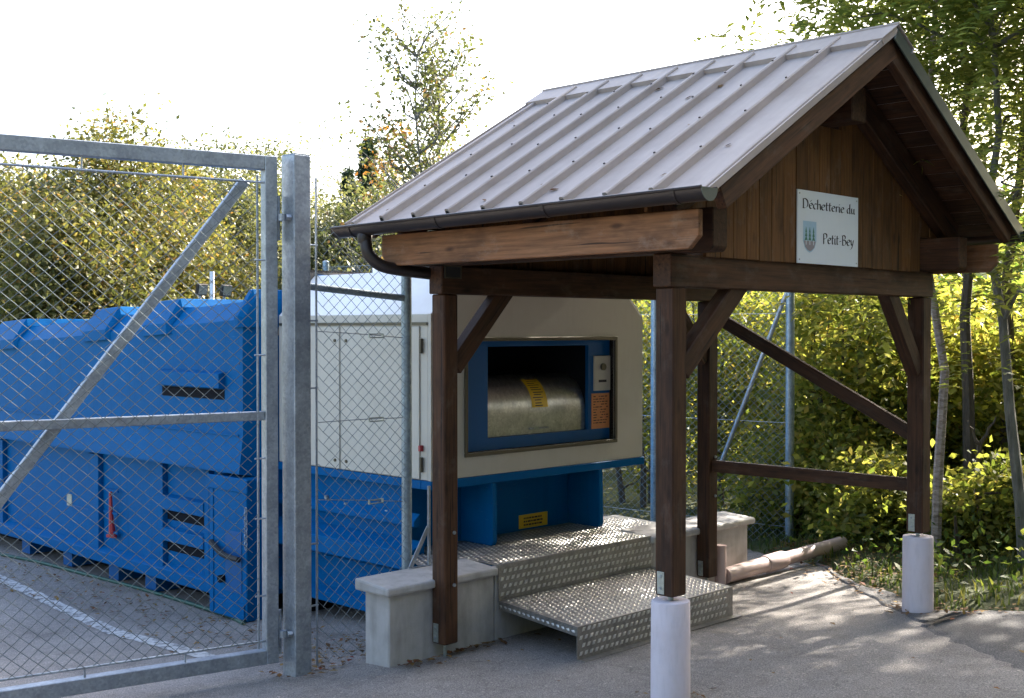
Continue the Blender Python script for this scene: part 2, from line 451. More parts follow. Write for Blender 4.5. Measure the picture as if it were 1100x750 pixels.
def beam(name, p0, p1, w, h, mat, parent, up=(0, 0, 1), bevel=0.006, cut0=0, cut1=0):
    """timber with its grain (local X) along p0-p1; w across, h along up."""
    p0, p1 = Vector(p0), Vector(p1); L = (p1 - p0).length
    ex = (p1 - p0).normalized(); ey = Vector(up).cross(ex).normalized(); ez = ex.cross(ey)
    poly = [(-L / 2 + max(cut0, 0), -h / 2), (L / 2 - max(cut1, 0), -h / 2), (L / 2, -h / 2 + max(cut1, 0)), (L / 2, h / 2), (-L / 2, h / 2), (-L / 2, -h / 2 + max(cut0, 0))]
    pl = []
    for q in poly:
        if not pl or (Vector(q) - Vector(pl[-1])).length > 1e-5: pl.append(q)
    if (Vector(pl[0]) - Vector(pl[-1])).length < 1e-5: pl.pop()
    b = MB().prism([(x, -w / 2, z) for x, z in pl], (0, w, 0))
    me = bpy.data.meshes.new(name); me.from_pydata(b.v, [], b.f)
    bm = bmesh.new(); bm.from_mesh(me); bmesh.ops.recalc_face_normals(bm, faces=bm.faces)
    if bevel: bmesh.ops.bevel(bm, geom=list(bm.edges), offset=bevel, segments=1, affect='EDGES', clamp_overlap=True)
    bm.to_mesh(me); bm.free()
    q = Matrix((ex, ey, ez)).transposed().to_quaternion()
    return put(name, me, mat, parent, (p0 + p1) / 2, q)

def board(name, poly, o, ex, ey, th, mat, parent, bevel=0.002):
    """flat board: polygon in (ex, ey), grain along ex, thickness th along ex x ey"""
    ex, ey, o = Vector(ex), Vector(ey), Vector(o); ez = ex.cross(ey)
    cx = sum(p[0] for p in poly) / len(poly); cy = sum(p[1] for p in poly) / len(poly)
    b = MB().prism([(a - cx, c - cy, 0) for a, c in poly], (0, 0, th))
    me = bpy.data.meshes.new(name); me.from_pydata(b.v, [], b.f)
    bm = bmesh.new(); bm.from_mesh(me); bmesh.ops.recalc_face_normals(bm, faces=bm.faces)
    if bevel: bmesh.ops.bevel(bm, geom=list(bm.edges), offset=bevel, segments=1, affect='EDGES', clamp_overlap=True)
    bm.to_mesh(me); bm.free()
    q = Matrix((ex, ey, ez)).transposed().to_quaternion()
    return put(name, me, mat, parent, o + ex * cx + ey * cy, q)

def smooth_path(pts, k=6):
    pts = [Vector(p) for p in pts]; out = []
    for i in range(len(pts) - 1):
        p0 = pts[max(i - 1, 0)]; p1 = pts[i]; p2 = pts[i + 1]; p3 = pts[min(i + 2, len(pts) - 1)]
        for j in range(k):
            t = j / k
            out.append(0.5 * ((2 * p1) + (p2 - p0) * t + (2 * p0 - 5 * p1 + 4 * p2 - p3) * t * t + (3 * p1 - p0 - 3 * p2 + p3) * t ** 3))
    return out + [pts[-1]]

def np_mesh(name, V, F4, mat, smooth=False):
    """fast mesh of quads from numpy arrays"""
    me = bpy.data.meshes.new(name)
    nv, nf = len(V), len(F4)
    me.vertices.add(nv); me.vertices.foreach_set('co', V.astype(np.float32).ravel())
    me.loops.add(nf * 4); me.loops.foreach_set('vertex_index', F4.astype(np.int32).ravel())
    me.polygons.add(nf)
    me.polygons.foreach_set('loop_start', np.arange(0, nf * 4, 4, dtype=np.int32))
    me.update(calc_edges=True)
    me.materials.append(MATS[mat])
    return me

# ------------------------------------------------------------------ ground, asphalt, markings
def xb(y):                                   # edge of the asphalt on the wooded side
    if y < -0.03: b = 2.80 + (-0.03 - y) * 0.45
    elif y < 1.95: b = 2.80 + (y + 0.03) * 0.80
    else: b = 4.38 + (y - 1.95) * 0.5
    return b + 0.05 * math.sin(y * 5.1) + 0.03 * math.sin(y * 13.7 + 1)
def far_z(x, y):
    d = max(0.0, math.hypot(x - 1, y - 3) - 40)
    return min(d, 60) * 0.03
def verge_z(x, y):
    e = x - xb(min(y, 12))
    if e <= -0.02: return -0.05
    return -0.03 + 0.06 * min(1, (e + 0.02) / 0.25) + 0.02 * math.sin(x * 2.3) * math.cos(y * 1.9) + 0.012 * min(max(e - 1, 0), 25)
xs = np.concatenate([np.linspace(-400, -42, 9), np.arange(-40, -8, 4), np.arange(-8, 2, 1.0), np.arange(2, 9, 0.12), np.arange(9, 26, 0.8), np.arange(26, 60, 4), np.linspace(70, 400, 8)])
ys = np.concatenate([np.linspace(-400, -42, 9), np.arange(-40, -8, 4), np.arange(-8, -3, 0.5), np.arange(-3, 6, 0.12), np.arange(6, 26, 0.8), np.arange(26, 60, 4), np.linspace(70, 400, 8)])
V = np.array([[x, y, gz(x, y) + verge_z(x, y) + far_z(x, y)] for y in ys for x in xs])
nx = len(xs)
F = np.array([[j * nx + i, j * nx + i + 1, (j + 1) * nx + i + 1, (j + 1) * nx + i] for j in range(len(ys) - 1) for i in range(nx - 1)])
me = np_mesh('ground', V, F, 'soil')
me.polygons.foreach_set('use_smooth', [True] * len(me.polygons))
tag(put('ground', me, None), 'rough grassy earth under and around the asphalt', None, kind='structure')

ay = np.concatenate([np.arange(-12, -3, 0.5), np.arange(-3, 5, 0.08), np.arange(5, 20, 0.5)])
nxa = 40; V = []
for y in ay:
    x1 = xb(y) + 0.03 * math.sin(y * 31) + 0.02 * math.sin(y * 53)
    for i in range(nxa):
        t = i / (nxa - 1); x = -14 + (x1 + 14) * (1 - (1 - t) ** 1.6)
        e = 0.006 * math.sin(x * 1.7 + y) * math.cos(y * 1.3 - x * .6)
        V.append((x, y, gz(x, y) + e - (0.03 if i == nxa - 1 else 0)))
F = np.array([[j * nxa + i, j * nxa + i + 1, (j + 1) * nxa + i + 1, (j + 1) * nxa + i] for j in range(len(ay) - 1) for i in range(nxa - 1)])
me = np_mesh('asphalt', np.array(V), F, 'asphalt_old'); me.polygons.foreach_set('use_smooth', [True] * len(me.polygons))
tag(put('asphalt', me, None), 'grey weathered asphalt forecourt', None, kind='structure')
def asp_z(x, y): return gz(x, y) + 0.006 * math.sin(x * 1.7 + y) * math.cos(y * 1.3 - x * .6)

# newer, darker asphalt strip beside the verge
cr = [onground(u, v) for u, v in ((872, 600), (900, 622), (940, 645), (985, 668), (1000, 680), (1040, 697), (1075, 712), (1100, 724))]
cr = smooth_path(cr, 5); d = (cr[-1] - cr[-2]).normalized()
cr += [cr[-1] + d * k * 0.3 for k in range(1, 14)]
V = []; W_ = 14
for i, p in enumerate(cr):
    p = p + Vector((0.025 * math.sin(i * 2.1), 0.025 * math.cos(i * 3.3), 0))
    xr = max(xb(p.y) - 0.01, p.x + 0.03)
    q = Vector((xr, p.y, 0))
    for k in range(W_):
        t = k / (W_ - 1); x = p.x + (q.x - p.x) * t
        lift = 0.012 if 0 < k else -0.004
        V.append((x, p.y, asp_z(x, p.y) + lift))
F = np.array([[j * W_ + i, j * W_ + i + 1, (j + 1) * W_ + i + 1, (j + 1) * W_ + i] for j in range(len(cr) - 1) for i in range(W_ - 1)])
me = np_mesh('asphalt_patch', np.array(V), F, 'asphalt_new'); me.polygons.foreach_set('use_smooth', [True] * len(me.polygons))
tag(put('asphalt_patch', me, None), 'darker strip of newer asphalt along the grassy verge', None, kind='structure')

# worn white line inside the gate
a, b_ = onground(232, 709), onground(0, 622)
d = (b_ - a).normalized(); nrm = Vector((d.y, -d.x, 0)); V = []; n = 90
for i in range(n):
    p = a + d * (i * 0.09 - 0.1); w = 0.062 + 0.006 * math.sin(i * 1.7)
    for s_ in (-1, 0, 1):
        q = p + nrm * w * s_; V.append((q.x, q.y, asp_z(q.x, q.y) + 0.005))
F = np.array([[j * 3 + i, j * 3 + i + 1, (j + 1) * 3 + i + 1, (j + 1) * 3 + i] for j in range(n - 1) for i in range(2)])
tag(put('road_marking', np_mesh('road_marking', np.array(V), F, 'road_paint'), None), 'worn white painted line on the asphalt behind the gate', None, kind='structure')

# far meadow hill
V = []; nA = 60; nR = 10
for j in range(nR):
    for i in range(nA):
        an = math.radians(-75 + 160 * i / (nA - 1)); r = 110 + j * 26
        h = (j / (nR - 1)) ** 1.1 * 20 * (0.75 + 0.25 * math.sin(an * 4 + 2))
        V.append((CAM.x + r * math.sin(an + YAW - 0.4), CAM.y + r * math.cos(an + YAW - 0.4), h + 1.0))
F = np.array([[j * nA + i, j * nA + i + 1, (j + 1) * nA + i + 1, (j + 1) * nA + i] for j in range(nR - 1) for i in range(nA - 1)])
me = np_mesh('hill', np.array(V), F, 'meadow'); me.polygons.foreach_set('use_smooth', [True] * len(me.polygons))
tag(put('hill', me, None), 'distant green meadow hillside behind the shrubs', None, kind='structure')

# ------------------------------------------------------------------ timber shelter
L, W, PH = 2.72, 1.72, 0.058
ZB0, ZB1 = 2.114, 2.283
XM, ZR, ZE, EX = L / 2, 3.566, 2.535, 0.40
Y0, Y1 = -0.52, 2.16
SLOPE = (ZR - ZE) / (XM + EX)
SH = thing('timber_shelter', (L / 2, W / 2, gz(0, W / 2)), 'dark brown timber shelter with a metal gable roof over the chequer plate steps', 'shelter')
P3 = lambda x, y, z: Vector((x, y, z))
zc = bp(478, 694, y=W - PH).z
zd = bp(759, 622, y=W - PH).z
for (x, y, z0) in ((0, 0, 0.54), (L, 0, 0.54), (0, W, zc), (L, W, zd)):
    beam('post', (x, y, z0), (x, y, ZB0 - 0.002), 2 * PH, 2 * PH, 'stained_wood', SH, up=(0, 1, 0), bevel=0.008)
# footings and the rods that carry the posts
for (x, y, s_) in ((0, 0, 0), (L, 0, 1)):
    g_ = gz(x, y)
    prof = [(0.102, -0.06), (0.101, 0.2), (0.1, 0.502), (0.0975, 0.5115), (0.092, 0.5135)]
    MB().lathe(prof, (x, y, g_), 36).build('footing', 'footing_paint', SH, smooth=True,
        label=('white round concrete footing nearest the camera', 'white round concrete footing at the edge of the grass verge')[s_])
    MB().tube([(x, y, 0.50), (x, y, 0.55)], 0.014, 10).build('anchor_rod', 'zinc_plate', SH)
for (x, y, z0) in ((0, W, zc), (L, W, zd)):
    MB().tube([(x, y, gz(x, y) - 0.03), (x, y, z0 + 0.01)], 0.012, 10).build('anchor_rod', 'zinc_plate', SH)
for (x, y, z0) in ((0, 0, 0.54), (L, 0, 0.54), (0, W, zc), (L, W, zd)):
    MB().box((x - PH - 0.005, y - 0.005, z0 + 0.01), (x - PH - 0.0005, y + 0.04, z0 + 0.125)).build('steel_plate', 'zinc_plate', SH, bevel=0.001)
    for dz in (0.04, 0.1):
        MB().tube([(x - PH - 0.004, y + 0.018, z0 + dz), (x - PH - 0.011, y + 0.018, z0 + dz)], 0.008, 6).build('bolt', 'galvanised', SH)
for (x, y, zs) in ((0, W, (0.34, 0.66)), (L, W, (0.62, 0.92))):
    for z in zs:
        MB().tube([(x + 0.02, y - PH + 0.001, z), (x + 0.02, y - PH - 0.009, z)], 0.011, 8).build('bolt', 'galvanised', SH)
# tie beams
for y in (0, W):
    beam('tie_beam', (-PH - 0.02, y, (ZB0 + ZB1) / 2), (L + PH + 0.02, y, (ZB0 + ZB1) / 2), 2 * PH + 0.004, ZB1 - ZB0, 'stained_wood', SH)
# knee braces
for a, b2 in (((0.055, 0, 1.685), (0.60, 0, 2.16)), ((2.665, 0, 1.62), (2.245, 0, 2.17)), ((0.055, W, 1.665), (0.53, W, 2.17)), ((2.665, W, 1.665), (2.19, W, 2.17))):
    beam('knee_brace', a, b2, 0.085, 0.115, 'stained_wood', SH, up=(0, 0, 1))
beam('diagonal_strut', (L, 1.62, 1.985), (L, 0.03, 1.185), 0.05, 0.095, 'stained_wood', SH)
beam('side_rail', (L, W - PH, 0.852), (L, PH, 0.852), 0.05, 0.090, 'stained_wood', SH)
# wall plates, ridge purlin
for x in (0, L):
    beam('wall_plate', (x, -0.30, (ZB1 + 2.5) / 2), (x, Y1 - 0.06, (ZB1 + 2.5) / 2), 0.125, 2.5 - ZB1 - 0.002, 'stained_wood', SH, cut0=0.02)
beam('ridge_purlin', (XM, -0.30, 3.185), (XM, Y1 - 0.06, 3.185), 0.16, 0.20, 'stained_wood', SH)
# rafters and roof boarding
cs = math.cos(math.atan(SLOPE)); sn = math.sin(math.atan(SLOPE))
for sd in (-1, 1):
    dn = Vector((sd * cs, 0, -sn)); nm = Vector((sd * sn, 0, cs))
    apex = Vector((XM, 0, ZR))
    RL = (XM + EX) / cs
    for y, w, dp_ in ((-0.475, 0.055, .115), (-0.128, 0.08, .165), (0.85, 0.08, .165), (W + 0.11, 0.08, .165), (Y1 - 0.045, 0.055, .115)):
        off = -0.031 - dp_ / 2; y += .002 * sd
        p0 = apex + nm * off + dn * 0.02 + P3(0, y, 0); p1 = apex + nm * off + dn * (RL - (.10 if dp_ < .12 else .165)) + P3(0, y, 0)
        beam('rafter', p0, p1, w, dp_, 'stained_wood', SH, up=nm)
    nb = 14
    for k in range(nb):
        s0 = RL * k / nb + 0.004; s1 = RL * (k + 1) / nb - 0.002
        o = apex + nm * -0.030
        board('roof_board', [(Y0 + 0.02, -s1), (Y1 - 0.02, -s1), (Y1 - 0.02, -s0), (Y0 + 0.02, -s0)], o if sd < 0 else o + nm * 0.02, (0, 1, 0), -dn, 0.02, 'stained_wood', SH, 0.001)
    # standing seam sheets
    ysm = [Y1 - 0.055 - 0.288 * k for k in range(10)]
    edges = [Y1] + ysm[1:-1] + [Y0]
    for k in range(len(edges) - 1):
        b = MB(); ya, yb = edges[k], edges[k + 1]
        q = [apex + dn * 0.01 + P3(0, ya, 0), apex + dn * RL + P3(0, ya, 0), apex + dn * RL + P3(0, yb, 0), apex + dn * 0.01 + P3(0, yb, 0)]
        mid = []
        b.prism([p + nm * -0.006 for p in q], nm * 0.006)
        b.build('roof_sheet', 'roof_metal', SH)
    for k, y in enumerate(ysm):
        b = MB()
        w0, w1, hh = 0.019, 0.015, 0.044
        if k in (0, 9): hh = 0.022
        pr = [(-w0, 0.0), (-w1, hh * .85), (-w1 * .5, hh), (w1 * .5, hh), (w1, hh * .85), (w0, 0.0)]
        poly = [apex + dn * 0.05 + nm * (z - 0.001) + P3(0, y + s_, 0) for s_, z in pr]
        b.prism(poly, dn * (RL - 0.05 + 0.004)); b.build('roof_seam', 'roof_metal', SH)
        if 0 < k < 9:
            e = apex + dn * (RL + 0.0045) + P3(0, y, 0)
            MB().prism([e + nm * (z * 0.7 - 0.001) + P3(0, s_ * 0.72, 0) for s_, z in pr], dn * 0.002).build('seam_end', 'black_rubber', SH)  # black plate painted for the dark opening of the seam
            for t in (0.33, 0.7, 1.15, 1.6):
                e = apex + dn * (t + 0.05 * math.sin(k * 2.3)) + nm * (hh - 0.002) + P3(0, y, 0)
                MB().tube([e, e + nm * 0.008], 0.007, 6).build('screw', 'gutter_metal', SH)
    # verge flashings
    for y, t in ((Y0 - 0.012, 0.010), (Y1 + 0.002, 0.010)):
        b = MB(); c = apex + P3(0, y, 0)
        lw = -0.062 if sd > 0 else -0.018
        b.prism([c + nm * lw + dn * 0.0, c + nm * lw + dn * (RL + 0.01), c + nm * 0.020 + dn * (RL + 0.01), c + nm * 0.020], (0, t, 0))
        b.build('verge_flashing', 'verge_metal' if sd > 0 else 'roof_metal', SH, bevel=0.002)
    # eave boards
    xe = XM + sd * (XM + 0.30)
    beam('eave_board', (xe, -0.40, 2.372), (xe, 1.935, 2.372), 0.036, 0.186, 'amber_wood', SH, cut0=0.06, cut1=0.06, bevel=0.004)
    # gutters
    xg = XM + sd * (XM + 0.452)
    n = 12; R1, R0 = 0.060, 0.056
    arc = lambda R: [(R * math.cos(math.pi + math.pi * i / n), R * math.sin(math.pi + math.pi * i / n)) for i in range(n + 1)]
    ga, gb_ = P3(xg, Y0 - 0.035, 2.540), P3(xg, Y1 + 0.02, 2.512)
    poly = [ga + P3(x, 0, z) for x, z in arc(R1)] + [ga + P3(x, 0, z) for x, z in arc(R0)[::-1]]
    gu = MB().prism(poly, gb_ - ga).build('gutter', 'gutter_metal', SH, smooth=True)
    for sx in (-1, 1):
        MB().tube([ga + P3(sx * R1, 0, 0), gb_ + P3(sx * R1, 0, 0)], 0.008, 8).build('gutter_rim', 'gutter_metal', gu, smooth=True)
    for y_, e, mt in ((ga, -0.004, 'verge_metal'), (gb_, 0.004, 'gutter_metal')):
        MB().prism([y_ + P3(x * 1.04, 0, z * 1.04) for x, z in arc(R1)], (0, e, 0)).build('gutter_end', mt, gu)
    for t in (0.06, 0.36, 0.66, 0.94):
        c = ga.lerp(gb_, t)
        poly = [c + P3(x, -0.012, z) for x, z in arc(R1 + 0.004)] + [c + P3(x, -0.012, z) for x, z in arc(R1 + 0.0005)[::-1]]
        MB().prism(poly, (0, 0.024, 0)).build('gutter_bracket', 'gutter_metal', gu)
# ridge cap
for sd in (-1, 1):
    c = P3(XM, Y0 - 0.02, ZR + 0.034)
    dn = Vector((sd * cs, 0, -sn)); nm = Vector((sd * sn, 0, cs))
    poly = [c, c + dn * 0.215, c + dn * 0.215 - nm * 0.036, c + dn * 0.209 - nm * 0.036, c + dn * 0.209 - nm * 0.004, c - P3(0, 0, 0.005)]
    MB().prism(poly, (0, Y1 - Y0 + 0.04, 0)).build('ridge_cap', 'roof_metal', SH)
MB().tube([P3(XM, Y0 - 0.021, ZR + 0.036), P3(XM, Y1 + 0.021, ZR + 0.036)], 0.009, 8).build('ridge_bead', 'roof_metal', SH, smooth=True)
# gable boards; the unseen back ones are added to darken the roof inside
def roof_in(x): return ZR - abs(x - XM) * SLOPE - 0.034 / cs
random.seed(3)
for yy, flip in ((-0.083, 0), (W + PH + 0.004, 1)):
    x = -0.30; k = 0
    while x < L + 0.30:
        w = 0.118 + 0.012 * random.random(); xa, xc = x, min(x + w - 0.004, L + 0.30)
        zb_ = 2.272 + 0.004 * random.random()
        pts = [(xa, roof_in(xa)), (xc, roof_in(xc))]
        if xa < XM < xc: pts = [(xa, roof_in(xa)), (XM, roof_in(XM)), (xc, roof_in(xc))]
        if xc < -0.055 or xa > L + 0.055: zb_ = 2.47
        elif xa < 0.066 or xc > L - 0.066: zb_ = 2.505
        zr_ = None
        if xc > XM - 0.083 and xa < XM + 0.083:
            zr_ = 3.082
        th = 0.020 + 0.004 * random.random()
        ex, ey = (0, 0, 1), (1, 0, 0)
        if zr_:
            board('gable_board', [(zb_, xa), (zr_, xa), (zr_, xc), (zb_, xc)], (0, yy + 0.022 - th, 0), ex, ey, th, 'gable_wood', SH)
        else:
            if min(p[1] for p in pts) > zb_ + 0.02:
                board('gable_board', [(zb_, xa)] + [(p[1], p[0]) for p in pts] + [(zb_, xc)], (0, yy + 0.022 - th, 0), ex, ey, th, 'gable_wood', SH)
        x += w
# downpipe from the left gutter to the post
dp = smooth_path([(-0.452, 1.93, 2.47), (-0.452, 1.92, 2.42), (-0.45, 1.90, 2.35), (-0.40, 1.86, 2.285), (-0.30, 1.82, 2.258), (-0.05, 1.79, 2.238)], 6)
MB().tube(dp, 0.037, 14).build('downpipe', 'gutter_metal', SH, smooth=True)
MB().lathe([(0.042, 0), (0.045, 0.02), (0.045, 0.05), (0.04, 0.06)], (-0.452, 1.93, 2.41), 16).build('downpipe_collar', 'gutter_metal', SH, smooth=True)
# little framed plate on the rear tie beam
pl0, pl1 = bp(477, 299, y=W - PH - 0.003), bp(495, 286, y=W - PH - 0.003)
yf = W - PH - 0.002
MB().box((pl0.x, yf - 0.006, pl0.z), (pl1.x, yf, pl1.z)).build('name_plate', 'print_black', SH)
b = MB(); t = 0.008
for lo, hi in (((pl0.x, pl0.z), (pl1.x, pl0.z + t)), ((pl0.x, pl1.z - t), (pl1.x, pl1.z)), ((pl0.x, pl0.z + t), (pl0.x + t, pl1.z - t)), ((pl1.x - t, pl0.z + t), (pl1.x, pl1.z - t))):
    b.box((lo[0], yf - 0.009, lo[1]), (hi[0], yf - 0.0062, hi[1]))
b.build('plate_frame', 'trim_bronze', SH)

# ------------------------------------------------------------------ sign with pen lettering
SY = -0.0905
sg0, sg1 = (1.043, 2.276), (1.726, 2.693)
SG = thing('sign', (1.385, SY, 2.276), 'white rectangular sign with black lettering and a small crest on the gable', 'sign')
MB().box((sg0[0], SY - 0.004, sg0[1]), (sg1[0], SY + 0.004, sg1[1])).build('sign_panel', 'sign_white', SG, bevel=0.001)
GLY = {   # strokes on a grid: x-height 1, ascender 1.75, descender -0.6; value = (advance, strokes)
 'D': (1.25, [[(.18, 0), (.18, 1.62)], [(0, 1.55), (.4, 1.66), (.85, 1.45), (1.05, .9), (.9, .3), (.5, 0), (.05, .02)]]),
 'P': (1.02, [[(.2, -.1), (.2, 1.62)], [(0, 1.5), (.4, 1.66), (.8, 1.5), (.85, 1.1), (.6, .8), (.25, .75)]]),
 'B': (1.12, [[(.2, 0), (.2, 1.62)], [(0, 1.55), (.45, 1.66), (.78, 1.45), (.7, 1.05), (.3, .88)], [(.3, .88), (.8, .8), (.95, .4), (.7, .05), (.1, 0)]]),
 'e': (.82, [[(.1, .52), (.62, .62), (.6, .88), (.38, 1.0), (.12, .75), (.08, .4), (.25, .06), (.5, .02), (.7, .18)]]),
 'E': (.82, [[(.1, .52), (.62, .62), (.6, .88), (.38, 1.0), (.12, .75), (.08, .4), (.25, .06), (.5, .02), (.7, .18)], [(.28, 1.22), (.55, 1.55)]]),
 'c': (.76, [[(.66, .88), (.4, 1.0), (.14, .78), (.08, .4), (.25, .06), (.48, .02), (.68, .18)]]),
 'h': (.86, [[(.12, 0), (.12, 1.75)], [(.14, .7), (.4, 1.0), (.62, .85), (.66, .3), (.74, 0)]]),
 't': (.62, [[(.25, 1.45), (.22, .25), (.36, .02), (.58, .12)], [(0, .98), (.56, 1.02)]]),
 'r': (.64, [[(.15, 0), (.15, 1.0)], [(.17, .72), (.36, .98), (.6, .9)]]),
 'i': (.40, [[(.15, 1.0), (.15, .15), (.3, 0)], [(.13, 1.42), (.22, 1.36)]]),
 'd': (.90, [[(.62, 1.75), (.6, .2), (.76, 0)], [(.6, .85), (.36, 1.0), (.12, .75), (.08, .35), (.28, .02), (.58, .25)]]),
 'u': (.86, [[(.12, 1.0), (.12, .3), (.3, .02), (.58, .25)], [(.6, 1.0), (.6, .18), (.76, 0)]]),
 'y': (.84, [[(.1, 1.0), (.2, .3), (.4, .12)], [(.68, 1.0), (.5, .2), (.25, -.45), (.02, -.55)]]),
 '-': (.62, [[(.08, .55), (.5, .62)]]), ' ': (.5, []) }
def write(text, x0, z0, xh, width, parent, name):
    adv = sum(GLY[c][0] for c in text); sx = width / adv
    nib = Vector((0.12, 0.07)); x = 0; b = MB(); lift = 0
    for c in text:
        a, strokes = GLY[c]
        for st in strokes:
            pts = [Vector((p[0], p[1], 0)) for p in st]
            pts = smooth_path(pts, 5) if len(pts) > 2 else [pts[0].lerp(pts[1], t) for t in (0, .5, 1)]
            lift += 1; yy = SY - 0.0042 - 0.00012 * (lift % 4)
            vs = []
            for p in pts:
                for s_ in (-1, 1):
                    vs.append((x0 + (x + p.x + s_ * nib.x) * sx, yy, z0 + (p.y + s_ * nib.y) * xh))
            b.add(vs, [(2 * i, 2 * i + 1, 2 * i + 3, 2 * i + 2) for i in range(len(pts) - 1)])
        x += a
    return b.build(name, 'print_black', parent)
SW, SHH = sg1[0] - sg0[0], sg1[1] - sg0[1]
write('DEchetterie du', sg0[0] + SW * .075, sg0[1] + SHH * .755, SHH * .078, SW * .87, SG, 'lettering')
write('Petit-Bey', sg0[0] + SW * .40, sg0[1] + SHH * .295, SHH * .085, SW * .53, SG, 'lettering')
# crest: shield with three firs
cx, cz, w2, hh = sg0[0] + SW * .19, sg0[1] + SHH * .38, SW * .105, SHH * .20
MB().prism([(cx + a * w2, SY - .0043, cz + c * hh) for a, c in ((-1, 1), (1, 1), (1, -.35), (.75, -.8), (.35, -1.05), (0, -1.15), (-.35, -1.05), (-.75, -.8), (-1, -.35))], (0, -.0006, 0)).build('crest', 'crest_blue', SG)
MB().prism([(cx + a * w2, SY - .0051, cz + c * hh) for a, c in ((-.9, -.35), (.9, -.35), (.68, -.78), (.3, -.98), (0, -1.05), (-.3, -.98), (-.68, -.78))], (0, -.0006, 0)).build('crest_ground', 'crest_grey', SG)
for k in (-.56, 0, .56):
    b = MB(); x = cx + k * w2
    for i in range(3):
        zt = cz + hh * (.62 - .28 * i); ww = w2 * (.12 + .05 * i)
        b.prism([(x - ww, SY - .0052 - i * .0002, zt - hh * .38), (x + ww, SY - .0052 - i * .0002, zt - hh * .38), (x, SY - .0052 - i * .0002, zt)], (0, -.0005, 0))
    b.build('crest_fir', 'crest_green', SG)
    MB().box((x - .003, SY - .0062, cz - hh * .62), (x + .003, SY - .0058, cz - hh * .3)).build('crest_trunk', 'sign_white', SG)
for (a, c) in ((.03, .05), (.97, .05), (.03, .95), (.97, .95)):
    x, z = sg0[0] + SW * a, sg0[1] + SHH * c
    MB().tube([(x, SY - .0035, z), (x, SY - .0065, z)], .005, 8).build('screw', 'zinc_plate', SG)

# ------------------------------------------------------------------ low wall and steps
WY = 1.79
def wall(name, xa, xc, y0, y1, zt, label):
    zb_ = gz(0, y1) - 0.15
    t = thing(name, ((xa + xc) / 2, (y0 + y1) / 2, gz(0, y0)), label, 'wall')
    MB().box((xa, y0, zb_), (xc, y1, zt - 0.055)).build('wall_body', 'concrete', t, bevel=0.008)
    c = 0.045
    poly = [(0, y0 - c, zt - 0.054), (0, y1 + c, zt - 0.054), (0, y1 + c, zt + 0.02), (0, y0 - c, zt - 0.004)]
    MB().prism([(xa - c, p[1], p[2]) for p in poly], (xc - xa + (2 * c if xc > 3 else c + 0.0), 0, 0)).build('coping', 'concrete', t, bevel=0.014, seg=2)
    return t
wall('parapet', -0.385, 0.49, WY, 2.02, 0.372, 'low pale concrete wall with a coping beside the gate post')
wall('parapet', 2.135, 3.38, WY, 2.02, 0.372, 'low pale concrete wall with a coping on the far side of the steps')
ST = thing('steps', (1.25, 1.4, gz(1.2, 1.0)), 'grey chequer plate metal steps leading up to the compactor hatch', 'steps')
S1Y, S1Z, S2Z = 0.945, 0.148, 0.376
xl1, xr1, xl2, xr2 = 0.345, 1.935, 0.515, 2.10
T = 0.006
MYB = 2.62
MB().prism([(xl2, WY - 0.015, S2Z - T), (xr2, WY - 0.015, S2Z - T), (xr2, WY + 0.30, S2Z - T), (2.62, WY + 0.30, S2Z - T), (2.70, MYB, S2Z - T), (0.42, MYB, S2Z - T), (0.12, WY + 0.30, S2Z - T), (xl2, WY + 0.30, S2Z - T)], (0, 0, T)).build('platform', 'tread_plate', ST)
MB().box((xl2, WY - 0.015, S1Z + 0.001), (xr2, WY - 0.010, S2Z - T - 0.0005)).build('upper_riser', 'tread_plate', ST)
MB().prism([(xl1, S1Y, S1Z - T), (xr1, S1Y, S1Z - T), (xr2, WY - 0.009, S1Z - T), (xl2, WY - 0.009, S1Z - T)], (0, 0, T)).build('lower_tread', 'tread_plate', ST)
gs = gz(1, S1Y)
MB().box((xl1, S1Y, gs + 0.012), (xr1, S1Y + 0.005, S1Z - T - 0.0005)).build('lower_riser', 'tread_plate', ST)
MB().box((xl1 + .005, S1Y - 0.055, gs + 0.006), (xr1 + .03, S1Y + 0.004, gs + 0.0115)).build('foot_flange', 'tread_plate', ST)
MB().prism([(xl1, S1Y + .006, S1Z - T - .001), (xl2, WY - .016, S1Z - T - .001), (xl2, WY - .016, S1Z - .055), (xl1, S1Y + .006, S1Z - .055)], (0.005, 0, 0)).build('side_flange', 'tread_plate', ST)
MB().prism([(xr1 - .005, S1Y + .006, S1Z - T - .001), (xr2 - .005, WY - .016, S1Z - T - .001), (xr2 - .005, WY - .016, gs + .02), (xr1 - .005, S1Y + .006, gs + .02)], (0.005, 0, 0)).build('side_flange', 'tread_plate', ST)
for x in (0.85, 1.45):
    MB().bar((x, S1Y + 0.02, S1Z - .03), (x + .1, WY - .02, S1Z - .03), 0.04, 0.04).build('bearer', 'tread_plate', ST)
MB().box((0.50, WY + 0.001, gz(0, WY) - .1), (2.13, WY + 0.03, S2Z - T - .002)).build('step_backing', 'concrete', ST)
